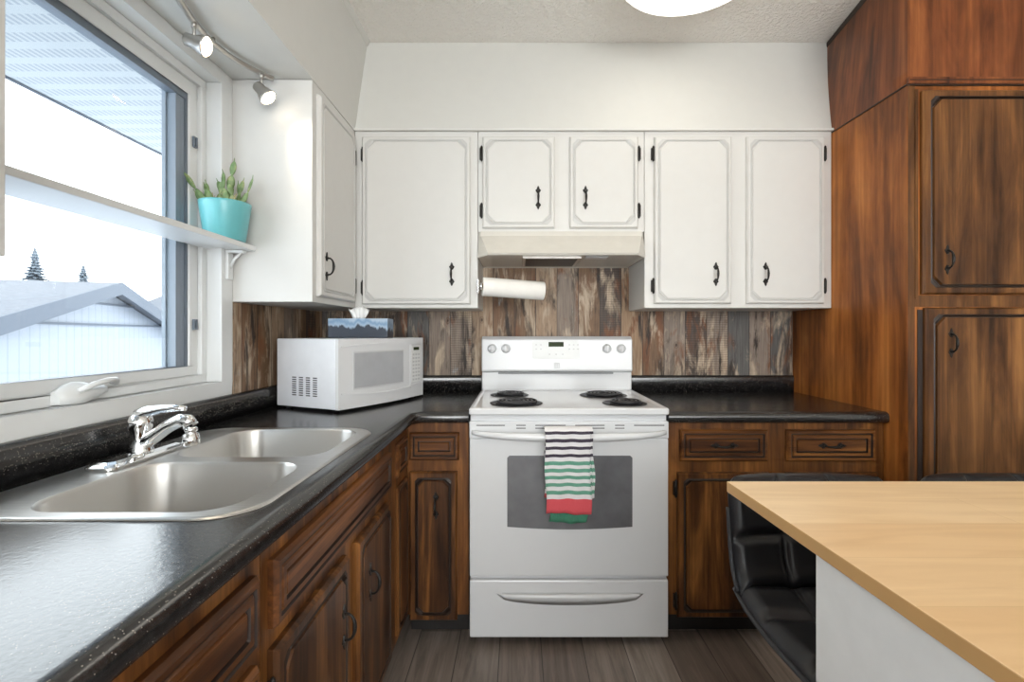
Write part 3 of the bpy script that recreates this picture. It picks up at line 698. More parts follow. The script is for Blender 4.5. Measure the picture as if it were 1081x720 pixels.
# ---- sink
t = thing('kitchen_sink', 'double-bowl stainless steel sink set in the black worktop', 'sink', (-.72, 1.19, .72))
SX0, SX1, SY0, SY1 = -.985, -.458, .812, 1.565
rimz = ZK+.004
out_ = rr(SX0, SX1, SY0, SY1, .095)
bowls = [(-.875, -.498, .835, 1.160), (-.875, -.492, 1.205, 1.548)]
b = MB()
ho = [rr(x0, x1, y0, y1, .075) for x0, x1, y0, y1 in bowls]
b.poly([out_]+[h[::-1] for h in ho], rimz)
b.loops([[(p[0], p[1], rimz) for p in out_], [(p[0]+(-.003 if p[0] < -.7 else .003), p[1]+(-.003 if p[1] < 1.2 else .003), rimz+.0015) for p in out_],
         [(p[0]+(-.008 if p[0] < -.7 else .008), p[1]+(-.008 if p[1] < 1.2 else .008), ZK+.0006) for p in out_]], cap1=False, smooth=True)
b.build('rim', M['steel'], t)
for x0, x1, y0, y1 in bowls:
    b = MB(); ls = []
    for ins, z, r in ((0, rimz, .075), (.0015, rimz-.002, .075), (.004, rimz-.008, .072), (.008, rimz-.05, .07), (.014, rimz-.13, .066), (.020, rimz-.155, .062), (.034, rimz-.168, .052), (.06, rimz-.172, .04)):
        ls.append([(p[0], p[1], z) for p in rr(x0+ins, x1-ins, y0+ins, y1-ins, r)])
    b.loops(ls, cap1=True, smooth=True); bo = b.build('bowl', M['bowl'], t)
    cx, cy = (x0+x1)/2, (y0+y1)/2
    MB().lathe([(.001, .003), (.02, .002), (.034, .004), (.042, .005), (.044, .001)], (cx, cy, rimz-.172)).build('drain', M['chrome'], bo)
# ---- faucet
t = thing('faucet', 'chrome single-lever faucet standing on the back of the sink', 'faucet', (-.925, 1.2, rimz))
fz = rimz+.0008
b = MB(); base = []
for ins, z in ((0, fz), (0, fz+.006), (.006, fz+.011), (.016, fz+.015)):
    base.append([(p[0], p[1], z) for p in rr(-.962+ins, -.892-ins, 1.075+ins, 1.325-ins, .018)])
b.loops(base, cap0=True, smooth=False); b.build('base_plate', M['chrome'], t, bevel=.001)
b = MB(); b.lathe([(.027, 0), (.027, .008), (.023, .02), (.022, .055), (.025, .062), (.026, .078), (.022, .090), (.012, .098), (.001, .100)], (-.925, 1.2, fz+.012)); b.build('body', M['chrome'], t)
b = MB(); pts = [(-.92, 1.2, fz+.035), (-.890, 1.196, fz+.052), (-.850, 1.190, fz+.078), (-.815, 1.184, fz+.094), (-.797, 1.181, fz+.093), (-.790, 1.18, fz+.081)]
b.tube(pts, [.020, .017, .0155, .015, .016, .017], 14); b.build('spout', M['chrome'], t)
b = MB(); b.lathe([(.010, 0), (.014, -.004), (.014, -.010), (.011, -.013), (.017, -.018), (.019, -.030), (.019, -.042), (.013, -.046), (.001, -.046)], (-.789, 1.18, fz+.079), n=24); b.build('aerator', M['chrome'], t)
b = MB(); pts = [(-.932, 1.2, fz+.090), (-.925, 1.2, fz+.104), (-.905, 1.196, fz+.112), (-.87, 1.192, fz+.119), (-.83, 1.186, fz+.123), (-.805, 1.184, fz+.122)]
b.tube(pts, [.016, .018, .014, .0095, .008, .006], 12); b.build('lever', M['chrome'], t)

# ---- stove
SXa, SXb = -.193, .577; cx = (SXa+SXb)/2; SY = 1.89; FS = 274.0
def sx(px): return (px-548)/FS
def sz(py): return 1.21-(py-351)/FS
t = thing('stove', 'white freestanding coil stove between the wooden base cabinets', 'stove', (cx, 2.2, 0))
b = MB(); b.box(SXa+.003, SXb-.003, SY+.02, 2.55, .055, .895); b.build('body', M['appl'], t, bevel=.004)
for px_ in (SXa+.06, SXb-.06):
    for py_ in (SY+.08, 2.48): MB().lathe([(.001, 0), (.02, 0), (.02, .012), (.012, .015), (.012, .055)], (px_, py_, .0005), n=16).build('foot', M['black'], t)
MB().box(SXa+.02, SXb-.02, SY+.03, 2.5, .028, .056).build('base_skirt', M['black'], t)
b = MB()
lsx = []
for ins, z in ((.004, .893), (0, .897), (0, .914), (.004, .919), (.012, .920), (.022, .916)):
    lsx.append([(p[0], p[1], z) for p in rr(SXa+ins, SXb-ins, SY-.012+ins, 2.50-ins*.1, .012, 4)])
b.loops(lsx, cap0=True, smooth=False); b.build('cooktop', M['appl'], t, bevel=.002)
def coil(x, y, R):
    t2 = thing_part = None
    b = MB(); b.lathe([(R+.012, .0015), (R+.008, .004), (R-.002, .002), (R-.02, -.0), (.03, -.0), (.001, 0)], (x, y, .9165), n=40); pan = b.build('drip_bowl', M['pan'], t)
    b = MB(); pts = []; turns = 4.2 if R > .085 else 3.3; n = int(turns*28)
    for i in range(n+1):
        a = 2*PI*turns*i/n; r = .016+(R-.016-.010)*i/n; pts.append((x+r*math.cos(a), y+r*math.sin(a), .926))
    b.tube(pts, .0052, 6)
    for k in range(3):
        a = PI/2+k*2*PI/3; b.tube([(x, y, .9205), (x+(R-.004)*math.cos(a), y+(R-.004)*math.sin(a), .9205)], .003, 5)
    b.build('burner_coil', M['coil'], t)
coil(-.012, 2.035, .098); coil(.436, 2.030, .080); coil(-.045, 2.30, .078); coil(.392, 2.29, .098)
# backguard
b = MB(); x0, x1 = SXa+.004, SXb-.004
def pr(pts, x0, x1, b):
    n = len(pts); b.add([(x0, y, z) for y, z in pts]+[(x1, y, z) for y, z in pts], [tuple(range(n))[::-1], tuple(range(n, 2*n))]+[(i, (i+1) % n, n+(i+1) % n, n+i) for i in range(n)])
pr([(2.500, .918), (2.570, .918), (2.570, 1.008), (2.500, 1.008)], x0, x1, b)
b.build('backguard', M['appl'], t, bevel=.004)
b = MB(); pr([(2.487, 1.012), (2.4825, 1.022), (2.486, 1.175), (2.512, 1.190), (2.570, 1.190), (2.570, 1.009), (2.500, 1.009)], x0-.001, x1+.001, b)
cp = b.build('control_panel', M['appl'], t, bevel=.005)
SG = F/2.488
def gx(px): return (px-548)/SG
def gz(py): return 1.21-(py-351)/SG
def gy(z): return 2.4825+(z-1.022)*(.0035/.153)
MB().box(gx(526), gx(647), 2.478, 2.492, 1.0, 1.0095).build('vent_slot', M['slotgrey'], t)
zk = gz(368)
for px_ in (519.5, 534, 640.5, 655.5):
    b = MB(); y_ = gy(zk); b.lathe([(.0235, .0), (.0225, -.004), (.020, -.007), (.018, -.020), (.015, -.024), (.001, -.025)], (gx(px_), y_, zk), axis=(0, 1, 0), n=28)
    b.box(gx(px_)-.0035, gx(px_)+.0035, y_-.031, y_-.02, zk-.017, zk+.017, b=.0015); b.build('knob', M['appl'], cp)
    b = MB(); 
    for k in range(9):
        a = math.radians(-210+k*30+ (0)); r = .030; b.box(gx(px_)+r*math.cos(a)-.0012, gx(px_)+r*math.cos(a)+.0012, gy(zk)-.0012, gy(zk)+.004, zk+r*math.sin(a)-.0012, zk+r*math.sin(a)+.0012)
    b.build('dial_marks', M['ltgrey'], cp)
def plate(x0, x1, z0, z1, th, b, mi=0):
    ya, yb = gy(z0), gy(z1); b.add([(x0, ya-th, z0), (x1, ya-th, z0), (x1, yb-th, z1), (x0, yb-th, z1), (x0, ya+.004, z0), (x1, ya+.004, z0), (x1, yb+.004, z1), (x0, yb+.004, z1)], [(0, 1, 2, 3), (4, 7, 6, 5), (0, 4, 5, 1), (1, 5, 6, 2), (2, 6, 7, 3), (3, 7, 4, 0)], mi)
b = MB(); plate(gx(561.5), gx(612), gz(379), gz(359), .0008, b); b.build('touch_panel', M['vinyl'], cp)
b = MB(); plate(gx(579), gx(595), gz(366), gz(361), .0014, b); b.build('clock_display', M['lcd'], cp)
for px_, py_ in [(x, y) for x in (566, 571, 601, 605.5, 610) for y in (364, 368.5)]+[(580, 374), (587, 374), (594, 374)]:
    b = MB(); plate(gx(px_)-.004, gx(px_)+.004, gz(py_)-.0022, gz(py_)+.0022, .0016, b); b.build('touch_key', M['palekey'], cp)
b = MB(); plate(gx(585), gx(591), gz(389), gz(383), .0012, b); em = b.build('emblem', M['ltgrey'], cp)
b = MB(); plate(gx(586.4), gx(587.4), gz(388), gz(384), .002, b); plate(gx(588.6), gx(589.6), gz(388), gz(384), .002, b); b.build('emblem_mark', M['appl'], em)
# door, handle rail, drawer
z0, z1 = sz(608.5), sz(445)
b = MB(); b.box(SXa+.002, SXb-.002, SY, SY+.03, z0, sz(463), b=.005); od = b.build('oven_door', M['appl'], t)
b = MB(); b.box(SXa+.002, SXb-.002, SY-.004, SY+.028, sz(463)+.001, z1, b=.003)
b.build('door_rail', M['appl'], od)
b = MB()
for a, c in ((503, 533), (545, 555), (565, 597), (607, 638), (649, 659), (669, 701)):
    for py_ in (448.8, 451.8): b.box(sx(a), sx(c), SY-.0048, SY-.003, sz(py_)-.002, sz(py_)+.002) if not (py_ > 450 and (a == 503 or a == 669)) else None
b.build('vent_slits', M['slit'], od)
b = MB(); pts = []; rs = []
n = 24
for i in range(n+1):
    k = i/n; x = SXa+.012+k*(SXb-SXa-.024); y = SY-.006-.046*min(1, math.sin(PI*k)*2.2)**.6 if 0 < i < n else SY-.004
    pts.append(Vector((x, y, sz(456)-.012*math.sin(PI*k))))
ls = []
for i_, p in enumerate(pts):
    hk = .75+.75*math.sin(PI*i_/n)
    ls.append([(p.x, p.y+q0, p.z+q1*hk) for q0, q1 in ((-.010, -.003), (-.009, .006), (-.002, .011), (.008, .010), (.010, 0), (.006, -.010), (-.004, -.011))])
b.loops(ls, cap0=True, smooth=True); b.build('handle', M['appl'], od)
# oven window with a bowed lower edge
wz1, wz0, wx0, wx1 = sz(481), sz(556), sx(535.5), sx(667.5)
b = MB(); op = []
for k in range(13): op.append((wx0+(wx1-wx0)*k/12, wz0-.010*math.sin(PI*k/12)))
op += [(wx1, wz1-.008), (wx1-.008, wz1), (wx0+.008, wz1), (wx0, wz1-.008)]
b.loops([[(p[0], SY-.0, p[1]) for p in op], [(p[0], SY-.0018, p[1]) for p in op]], cap1=True); b.build('oven_window', M['ovenglass'], od)
b = MB()
zt, zb = sz(612.5), sz(673)
b.box(SXa+.002, SXb-.002, SY, SY+.03, zb, zt, b=.006); dr = b.build('storage_drawer', M['appl'], t)
b = MB(); ls = []
hz = sz(627)
for i in range(21):
    k = i/20; x = sx(525)+k*(sx(679)-sx(525)); q_ = math.sin(PI*k)**.35 if 0 < i < 20 else 0
    ls.append([(x, SY-.001, hz+.002), (x, SY-.010*q_-.001, hz), (x, SY-.012*q_-.001, hz-.010*q_), (x, SY-.001, hz-.042*q_-.001)])
b.loops(ls, cap0=True, smooth=True); b.build('drawer_pull', M['appl'], dr)
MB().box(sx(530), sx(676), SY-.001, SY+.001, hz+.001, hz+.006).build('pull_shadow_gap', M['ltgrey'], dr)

# ---- towel over the oven door handle
tz0 = .485; hy = SY-.052
def towel_panel(mb, x0, x1, zt, zb, y0, amp, ph, mi=0, nx=16, nz=22, skew=0, th=.005):
    vs = []; fs = []
    for side in (0, 1):
        for j in range(nz+1):
            v = j/nz; z = zt+(zb-zt)*v
            for i in range(nx+1):
                u = i/nx; y = y0-amp*(.3+.7*v)*math.sin(ph+u*7+v*1.2)-.004*math.sin(u*17+ph+v*3)+(th if side else 0)
                vs.append((x0+(x1-x0)*u+skew*v+.003*math.sin(v*9+ph), y, z+.003*math.sin(u*6+ph)*(v)))
    K = (nx+1)*(nz+1)
    for s_ in (0, 1):
        for j in range(nz):
            for i in range(nx):
                a = s_*K+j*(nx+1)+i; f = (a, a+1, a+nx+2, a+nx+1); fs.append(f if s_ == 0 else f[::-1])
    for j in range(nz):
        a = j*(nx+1); fs.append((a, a+nx+1, K+a+nx+1, K+a)); a += nx; fs.append((a, K+a, K+a+nx+1, a+nx+1))
    for i in range(nx):
        a = nz*(nx+1)+i; fs.append((a, a+1, K+a+1, K+a)); a = i; fs.append((a, K+a, K+a+1, a+1))
    mb.add(vs, fs, mi, True)
ST = 281.5
def tx(px): return (px-548)/ST
def tz(py): return 1.21-(py-351)/ST
b = MB()
towel_panel(b, tx(574.5), tx(621.5), tz(454), tz(540), hy-.022, .004, .5, skew=.006)
towel_panel(b, tx(618.5), tx(625), tz(455), tz(525), hy-.013, .003, 2, skew=.010)
towel_panel(b, tx(580), tx(619), tz(520), tz(550), hy-.014, .004, 1.4, mi=1, nz=8)
towel_panel(b, tx(576), tx(624), tz(455), tz(530), SY-.012, .001, 1.4, nz=14, th=.003)
# fold over the bar
n = 12; vs = []; fs = []
for i in range(n+1):
    a = PI*i/n; y = (hy-.022+SY-.012)/2-((SY-.012)-(hy-.022))/2*math.cos(a); z = tz(455)+.016*math.sin(a)
    for x in (tx(574.5), tx(598), tx(625)): vs.append((x, y+.002, z))
for i in range(n):
    for k in (0, 1): fs.append((i*3+k, i*3+k+1, i*3+k+4, i*3+k+3))
b.add(vs, fs, 0, True)
tw = b.build('kitchen_towel', [M['towel'], M['towelg']], origin=(tx(600), hy, tz0), recalc=False)
tag(tw, 'striped grey, green and pink towel hanging over the oven door handle', 'towel')

# ---- range hood
t = thing('range_hood', 'cream range hood under the short white cabinet above the stove', 'range hood', (cx, 2.4, 1.55))
def hood(z, front, ch, sd): return [(SXa+.006+sd, YW-.008, z), (SXb-.006-sd, YW-.008, z), (SXb-.006-sd, front+ch, z), (SXb-.006-ch*.6, front, z), (SXa+.006+ch*.6, front, z), (SXa+.006+sd, front+ch, z)]
b = MB(); b.loops([hood(1.548, 2.140, .085, .0), hood(1.556, 2.134, .085, 0), hood(1.650, 2.236, .02, 0), hood(1.671, 2.238, .02, 0)], cap0=False, cap1=True); b.build('shell', M['bisque'], t)
b = MB(); h1 = hood(1.549, 2.142, .085, .001); h2 = [(p[0]+(.02 if p[0] < cx else -.02), min(max(p[1], 2.165), 2.55), 1.553) for p in h1]
b.loops([h1, h2], cap1=True); b.build('underside', M['bisque'], t)
b = MB(); b.box(.03, .27, 2.25, 2.50, 1.5475, 1.5535); fl_ = b.build('grease_filter', M['coil'], t)
b = MB(); rim_ = MB(); 
for a in ((.018, .03, 2.24, 2.51), (.27, .282, 2.24, 2.51)): rim_.box(*a, 1.5465, 1.553)
rim_.box(.018, .282, 2.228, 2.24, 1.5465, 1.553); rim_.build('filter_frame', M['nickel'], fl_)
MB().box(.30, .40, 2.20, 2.26, 1.547, 1.5525, b=.003).build('lamp_lens', M['ltgrey'], t)

# ---- paper towel
t = thing('paper_towel_roll', 'white paper towel roll on a holder left of the hood', 'paper towel', (-.03, 2.24, 1.36))
pa = Vector((-.165, 2.22, 1.418)); pb = Vector((.113, 2.275, 1.402)); ax = (pb-pa).normalized(); Ln = (pb-pa).length
MB().lathe([(.018, 0), (.042, .0), (.0425, .003), (.0425, Ln-.003), (.042, Ln), (.018, Ln)], pa, axis=ax, n=32).build('roll', M['paper'], t)
MB().lathe([(.0178, -.0), (.0178, Ln), (.0165, Ln), (.0165, 0)], pa, axis=ax, n=20).build('tube', M['mapleedge'], t)
b = MB(); b.tube([pa-ax*.012, pb+ax*.004], .005, 8); b.lathe([(.001, -.014), (.016, -.012), (.016, -.004), (.001, -.002)], pa, axis=ax, n=16)
b.box(-.1875, -.180, 2.20, 2.24, 1.385, 1.450, b=.002); b.build('holder', M['chrome'], t)

# ---- microwave (local frame: corner at origin, x along the door, y into depth)
A = Vector((-.690, 1.872, 0)); ang = math.degrees(math.atan2(.907, .42))
TM = frame(A.x, A.y, 0, ang)
t = thing('microwave', 'white microwave standing askew in the worktop corner', 'microwave', (-.73, 2.18, .903))
WM, DM, zb, zt = .540, .335, .912, 1.186
MB(TM).box(0, WM, .016, DM, zb, zt, b=.005).build('body', M['mwside'], t)
b = MB(TM); ls = []
n = 14; prof = []
for i in range(n+1):
    k = i/n; bow = .020*math.sin(PI*k); prof.append((k*WM, -bow))
b.add([(x, y, z) for z in (zb, zt-.001) for x, y in prof]+[(x, .015, z) for z in (zb, zt-.001) for x, y in prof],
      [(i, i+1, n+2+i, n+1+i) for i in range(n)]+[(2*(n+1)+i, 3*(n+1)+i, 3*(n+1)+i+1, 2*(n+1)+i+1) for i in range(n)]
      + [(i, 2*(n+1)+i, 2*(n+1)+i+1, i+1) for i in range(n)]+[(n+1+i, n+2+i, 3*(n+1)+i+1, 3*(n+1)+i) for i in range(n)]+[(0, n+1, 3*(n+1), 2*(n+1)), (n, 2*(n+1)+n, 3*(n+1)+n, n+1+n)], 0, False)
dm = b.build('door', M['appl'], t)
def bow(x): return -.020*math.sin(PI*x/WM)
def strip(b, x0, x1, z0f, z1f, th, mi=0, n=12, back=.004):
    vs = []
    for i in range(n+1):
        x = x0+(x1-x0)*i/n; vs += [(x, bow(x)-th, z0f(x)), (x, bow(x)-th, z1f(x)), (x, bow(x)+back, z0f(x)), (x, bow(x)+back, z1f(x))]
    fs = []
    for i in range(n):
        k = 4*i; fs += [(k, k+4, k+5, k+1), (k+2, k+3, k+7, k+6), (k, k+2, k+6, k+4), (k+1, k+5, k+7, k+3)]
    fs += [(0, 1, 3, 2), (4*n, 4*n+2, 4*n+3, 4*n+1)]; b.add(vs, fs, mi)
b = MB(TM); strip(b, .075, .365, lambda x: .990, lambda x: 1.128, .0012); b.build('window', M['mwglass'], dm)
b = MB(TM)
for x0, x1, za, zb_ in ((.069, .075, .984, 1.134), (.365, .371, .984, 1.134), (.075, .365, .984, .990), (.075, .365, 1.128, 1.134)): strip(b, x0, x1, lambda x: za, lambda x: zb_, .002)
b.build('window_surround', M['ltgrey'], dm)
b = MB(TM); strip(b, .012, WM-.008, lambda x: 1.152+.010*math.sin(PI*x/WM), lambda x: 1.156+.010*math.sin(PI*x/WM), .004); strip(b, .012, WM-.008, lambda x: .972-.018*math.sin(PI*x/WM), lambda x: .977-.018*math.sin(PI*x/WM), .004)
strip(b, .425, .428, lambda x: .955, lambda x: 1.155, .002); b.build('door_ridge', M['appl'], dm)
kp = MB(TM); strip(kp, .435, .515, lambda x: .98, lambda x: 1.15, .0012); kpo = kp.build('keypad', M['vinyl'], t)
b = MB(TM); strip(b, .452, .500, lambda x: 1.128, lambda x: 1.142, .0025); b.build('clock_display', M['lcd'], kpo)
b = MB(TM)
for r_ in range(8):
    for c_ in range(3): strip(b, .444+c_*.024, .459+c_*.024, lambda x: .988+r_*.0165, lambda x: .996+r_*.0165, .002, n=1)
b.build('keys', M['ltgrey'], kpo)
b = MB(TM)
for c_ in range(4):
    for r_ in range(9):
        y0 = .235-c_*.038 ; b.box(-.0008, .001, y0-.011, y0+.011, .958+r_*.0088, .9622+r_*.0088)
b.build('side_vent', M['black'], t)
for fx, fy in ((.03, .04), (WM-.04, .04), (.03, DM-.04), (WM-.04, DM-.04)): MB(TM).lathe([(.001, 0), (.012, 0), (.012, .0118), (.001, .012)], (fx, fy, ZK+.0008), n=14).build('foot', M['black'], t)
# ---- tissue box
t = thing('tissue_box', 'tissue box printed with dark trees, on top of the microwave', 'tissue box', (-.70, 2.15, 1.1868))
TT = frame(-.690, 2.15, 1.1868, 3)
MB(TT).box(-.125, .125, -.06, .06, 0, .083, b=.0015).build('carton', M['tissuebox'], t)
b = MB(TT); vs = []; fs = []; n = 14
for j in range(6):
    for i in range(n+1):
        u = i/n-.5; v = j/5; vs.append((-.012+u*(.05+.045*v), .012*math.sin(i*1.9+j*.5)*(v+.3), .083+.055*v*(1-.3*abs(u)*2)+.004*math.sin(i*2.3)*v))
for j in range(5):
    for i in range(n): a = j*(n+1)+i; fs.append((a, a+1, a+n+2, a+n+1))
b.add(vs, fs, 0, True); ti = b.build('tissue', M['tissue'], t); so = ti.modifiers.new('thick', 'SOLIDIFY'); so.thickness = .0015

# ---- window shelf and brackets
t = thing('window_shelf', 'narrow white shelf crossing the window', 'shelf', (-1.03, 1.25, 1.505))
MB().box(-1.107, -.958, .7235, 1.7895, 1.505, 1.524, b=.003).build('board', M['vinyl'], t)
b = MB(); b.box(-1.045, -.985, 1.745, 1.775, 1.494, 1.5045, b=.002); b.box(-1.0455, -1.034, 1.745, 1.775, 1.40, 1.494, b=.002)
b.tube([(-1.038, 1.76, 1.44), (-1.020, 1.76, 1.475), (-.995, 1.76, 1.497)], .005, 8); b.build('bracket', M['vinyl'], t)
# ---- potted cactus
t = thing('potted_cactus', 'flat-padded cactus in a turquoise pot at the end of the window shelf', 'potted plant', (-1.015, 1.70, 1.5245))
o_ = Vector((-1.015, 1.695, 1.525))
MB().lathe([(.001, 0), (.060, 0), (.063, .003), (.080, .122), (.081, .130), (.078, .131), (.074, .116), (.001, .114)], o_, n=40).build('pot', M['pot'], t)
MB().lathe([(.0755, .117), (.05, .121), (.001, .123)], o_, n=24).build('soil', M['soil'], t)
b = MB(); rnd = random.Random(4)
def pad(base, d, ln, wd, tw):
    d = Vector(d).normalized(); side = d.cross(Vector((math.cos(tw), math.sin(tw), .1))).normalized(); nn = d.cross(side)
    bm = bmesh.new(); bmesh.ops.create_uvsphere(bm, u_segments=12, v_segments=8, radius=1)
    for v in bm.verts:
        u = (v.co.z+1)/2; q = v.co.copy(); k = .55+.75*u*(1.25-u)
        v.co = base+d*ln*u+side*q.x*wd*k+nn*q.y*wd*.32
    b.bm(bm, 0, True); return base+d*ln
top = o_+Vector((0, 0, .118))
# (x offset in the picture, lean x, length)
specs = [(-.045, -.62, .055, .014, 2), (-.03, -.35, .05, .019, 1), (-.012, -.1, .045, .017, 1), (.008, .05, .05, .019, 3), (.03, .15, .045, .012, 2), (.048, .6, .050, .013, 2), (-.02, .1, .04, .016, 2), (.018, -.25, .055, .017, 2), (-.05, -.2, .035, .012, 2), (.04, .35, .04, .013, 1), (-.035, -.5, .04, .015, 2), (.0, -.3, .045, .018, 2), (.022, .3, .04, .016, 2), (.035, -.1, .035, .014, 2), (-.055, -.7, .045, .012, 1)]
for xo, lean, ln, wd, ns in specs:
    base = top+Vector((xo, rnd.uniform(-.04, .03), -.002)); d = Vector((lean, rnd.uniform(-.25, .15), 1)); tw = rnd.uniform(1.2, 1.9)
    for k in range(ns):
        base = pad(base, d, 1.22*ln*(.92**k), wd*(.85**k), tw)-d.normalized()*.003
        d = d+Vector((rnd.uniform(-.28, .28)-.12*lean, rnd.uniform(-.2, .2), .25)); tw += rnd.uniform(-.5, .5)
    b.tube([base, base+d.normalized()*.014], [.002, .001], 5)
b.build('pads', M['leaf'], t)
b = MB()
for i in range(22):
    a = rnd.uniform(0, 2*PI); r = rnd.uniform(0, .055); p0 = top+Vector((r*math.cos(a), r*math.sin(a), 0)); b.tube([p0, p0+Vector((rnd.uniform(-.02, .02), rnd.uniform(-.01, .01), rnd.uniform(.015, .045)))], [.0022, .0014], 5)
tag(b.build('dry_stems', M['dryleaf'], t), kind='stuff')

# ---- track light under the soffit
t = thing('track_light', 'curved nickel track light with lit spots, under the soffit by the window', 'track light', (-.93, 1.5, 2.135))
ctrl = [(-.84, .98), (-.865, 1.12), (-.90, 1.24), (-.928, 1.34), (-.953, 1.45), (-.960, 1.54), (-.945, 1.63), (-.915, 1.70), (-.880, 1.755)]
ctrl = [(x-.0, y) for x, y in ctrl]
zt_ = 2.118
b = MB(); P = [Vector((x, y, zt_)) for x, y in ctrl]; fine = []
for i in range(len(P)-1):
    p0 = P[max(i-1, 0)]; p1 = P[i]; p2 = P[i+1]; p3 = P[min(i+2, len(P)-1)]
    for k in range(5):
        s_ = k/5; fine.append(.5*((2*p1)+(-p0+p2)*s_+(2*p0-5*p1+4*p2-p3)*s_*s_+(-p0+3*p1-3*p2+p3)*s_**3))
fine.append(P[-1]); b.tube(fine, .009, 10); b.build('rail', M['nickel'], t)
for q in (P[1], P[5]): MB().tube([q, q+Vector((0, 0, .0168))], .006, 8).build('standoff', M['nickel'], t)
def spot(base, d, energy):
    d = Vector(d).normalized(); h = base-Vector((0, 0, .062))
    b = MB(); b.tube([base, h], .0045, 8); b.tube([base-Vector((0, 0, .004)), base-Vector((0, 0, .020))], .008, 10); st = b.build('stem', M['nickel'], t)
    b = MB(); b.lathe([(.001, -.026), (.014, -.026), (.018, -.022), (.019, 0), (.024, .012), (.029, .030), (.030, .036), (.028, .036)], h, axis=d, n=28); hd = b.build('lamp_head', M['nickel'], t)
    b = MB(); b.lathe([(.0275, .034), (.022, .040), (.012, .043), (.001, .044)], h, axis=d, n=28); b.build('lit_bulb', M['bulb'], hd)
    l = bpy.data.lights.new('spot_lamp', 'SPOT'); l.energy = energy; l.color = (1, .84, .64); l.spot_size = math.radians(95); l.spot_blend = .8; l.shadow_soft_size = .025
    lo = bpy.data.objects.new('spot_lamp', l); COL.objects.link(lo); lo.location = h+d*.052; lo.rotation_euler = d.to_track_quat('-Z', 'Y').to_euler()
spot(Vector((-.947, 1.43, zt_)), (.75, .1, -.25), 7)
spot(Vector((-.900, 1.715, zt_)), (.55, .02, -.62), 7)
spot(Vector((-.862, 1.10, zt_)), (.5, .2, -.7), 5)

# ---- ceiling lamp
t = thing('ceiling_lamp', 'round frosted ceiling lamp, cut by the top of the photo', 'ceiling lamp', (.648, 1.84, 2.55))
lc = Vector((.648, 1.82, ZC-.0005))
MB().lathe([(.001, 0), (.22, 0), (.22, -.05), (.001, -.05)], lc, n=48).build('ceiling_plate', M['nickel'], t)
MB().lathe([(.285, -.05), (.290, -.070), (.272, -.092), (.20, -.122), (.10, -.140), (.001, -.146)], lc, n=56).build('glass_bowl', M['dome'], t)
MB().lathe([(.22, -.048), (.294, -.049), (.296, -.056), (.288, -.062)], lc, n=56).build('rim', M['nickel'], t)

# ---- island with maple top
t = thing('kitchen_island', 'white kitchen island with a pale maple top, in the right foreground', 'kitchen island', (1.1, .3, 0))
TI = Z_ = .914
c4 = [(.413, .977), (2.0, .977), (2.0, -.15), (.452, -.15)]
b = MB(); b.add([(x, y, Z_) for x, y in c4]+[(x, y, Z_-.021) for x, y in c4], [(3, 2, 1, 0), (4, 5, 6, 7)], 0)
b.add([(x, y, Z_) for x, y in c4]+[(x, y, Z_-.021) for x, y in c4], [(0, 1, 5, 4), (1, 2, 6, 5), (2, 3, 7, 6), (3, 0, 4, 7)], 1)
b.build('island_top', [M['maple'], M['mapleedge']], t, bevel=.0015)
MB().box(.436, 1.95, -.10, .722, 0.001, Z_-.0215).build('island_body', M['wht_lam'], t, bevel=.002)

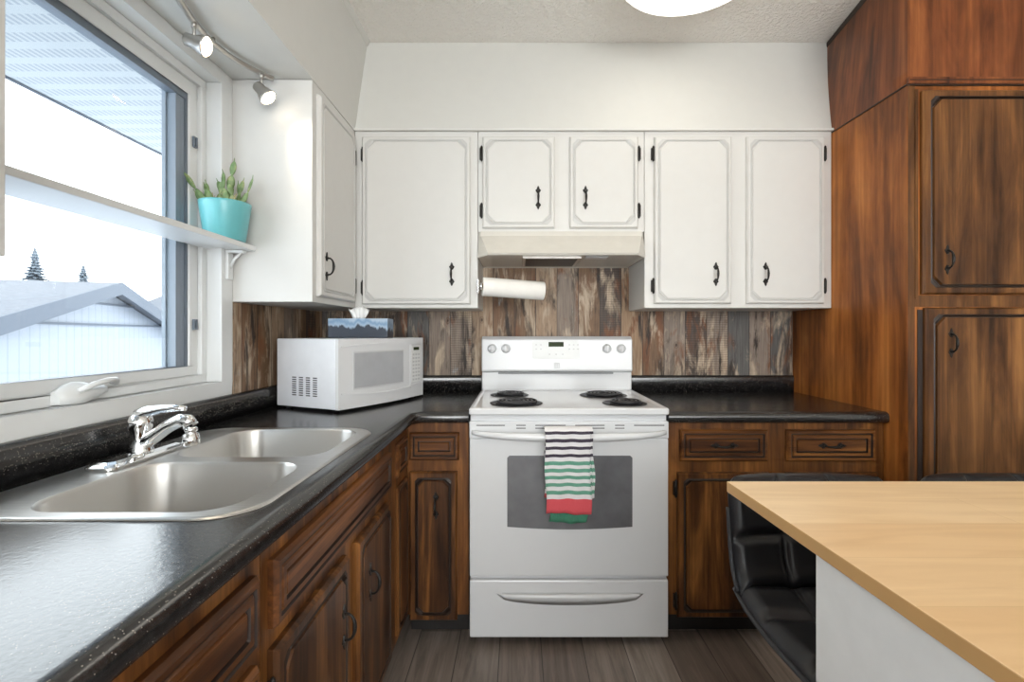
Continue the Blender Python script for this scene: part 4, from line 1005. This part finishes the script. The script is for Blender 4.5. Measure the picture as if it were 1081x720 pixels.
# ---- bar stools
def bar_stool(label, X):
    t = thing('bar_stool', label, 'bar stool', (X, .96, 0), 'bar stools behind the kitchen island')
    W2, ZSe = .186, .610
    def surf(name, path, rows):
        """path (y, z) list sampled; quilted padded shell"""
        nx, ny = 60, len(path)-1; vs = []; K = (nx+1)*(ny+1)
        for side in (1, -1):
            for j, (y, z) in enumerate(path):
                a = path[max(j-1, 0)]; c = path[min(j+1, ny)]; dy, dz = c[0]-a[0], c[1]-a[1]; l_ = math.hypot(dy, dz) or 1
                ny_, nz_ = -dz/l_, dy/l_
                v = j/ny
                for i in range(nx+1):
                    u = i/nx; cu = min(1, abs(math.sin(PI*u*3))*2.6)**.6; cv = min(1, abs(math.sin(PI*v*rows))*2.6)**.6
                    em_ = min(1, min(u, 1-u)*14)**.5*min(1, min(v, 1-v)*9+.0)**.5
                    pad_ = (.010+.018*cu*cv)*em_+.004
                    o2 = pad_ if side == 1 else -(.014*em_+.004)
                    cr = .0 if name == 'seat' else max(0, (v-.78)/.22)**2.5*.02
                    xx_ = (u-.5)*2*(W2-cr)
                    wrap = -.030*(2*u-1)**4*(1 if name == 'backrest' else 0)
                    vs.append((X+xx_, y+ny_*o2+wrap, z+nz_*o2+(.010*(2*u-1)**4 if name == 'seat' else 0)))
        fs = []
        for s_ in (0, 1):
            for j in range(ny):
                for i in range(nx):
                    a = s_*K+j*(nx+1)+i; f = (a, a+1, a+nx+2, a+nx+1); fs.append(f if s_ == 0 else f[::-1])
        for j in range(ny):
            a = j*(nx+1); fs.append((a, a+nx+1, K+a+nx+1, K+a)); a += nx; fs.append((a, K+a, K+a+nx+1, a+nx+1))
        for i in range(nx):
            a = ny*(nx+1)+i; fs.append((a, a+1, K+a+1, K+a)); a = i; fs.append((a, K+a, K+a+1, a+1))
        return MB().add(vs, fs, 0, True).build(name, M['leather'], t)
    def rs(pts, n):
        P_ = [Vector(p) for p in pts]; out = []
        for i in range(len(P_)-1):
            p0 = P_[max(i-1, 0)]; p1 = P_[i]; p2 = P_[i+1]; p3 = P_[min(i+2, len(P_)-1)]
            for k in range(n):
                s_ = k/n; q = .5*((2*p1)+(-p0+p2)*s_+(2*p0-5*p1+4*p2-p3)*s_*s_+(-p0+3*p1-3*p2+p3)*s_**3); out.append((q.x, q.y))
        out.append((P_[-1].x, P_[-1].y)); return out
    se = rs([(.735, ZSe-.022), (.775, ZSe+.004), (.86, ZSe), (.96, ZSe-.006), (1.05, ZSe), (1.105, ZSe+.016)], 10)
    bk_ = rs([(1.108, ZSe+.020), (1.140, ZSe+.065), (1.155, ZSe+.13), (1.166, ZSe+.20), (1.180, ZSe+.262)], 11)
    surf('seat', se, 3); surf('backrest', bk_, 2)
    for sg in (-1, 1):
        MB().tube([(X+sg*(W2+.001), y-.002, z+.008) for y, z in se]+[(X+sg*(W2+.001), y-.026, z) for y, z in bk_[2:-12]], .0055, 6).build('piping', M['stitch'], t)
    MB().box(X-.09, X+.09, .87, 1.05, ZSe-.045, ZSe-.026, b=.003).build('mount_plate', M['black'], t)
    MB().lathe([(.022, 0), (.022, .33), (.030, .335), (.030, .36), (.020, .365), (.020, .545)], (X, .96, .022), n=24).build('pole', M['chrome'], t)
    MB().lathe([(.001, 0), (.20, 0), (.20, .006), (.16, .014), (.05, .026), (.03, .045), (.022, .05)], (X, .96, .0005), n=40).build('base', M['chrome'], t)
    b = MB(); pts = [(X-.13, .96, .22)]+[(X+.13*math.cos(PI+PI*k/12), .96+.16*math.sin(PI+PI*k/12), .22) for k in range(1, 12)]+[(X+.13, .96, .22)]; b.tube(pts, .009, 8); b.tube([(X-.13, .96, .22), (X+.13, .96, .22)], .009, 8); b.build('footrest', M['chrome'], t)
    return t
s1 = bar_stool('black quilted leather bar stool at the near corner of the island, its seat visible', .672)
s2 = dup(s1); s2.location.x = 1.12; s2['label'] = 'black bar stool with only its back top visible, before the pantry'
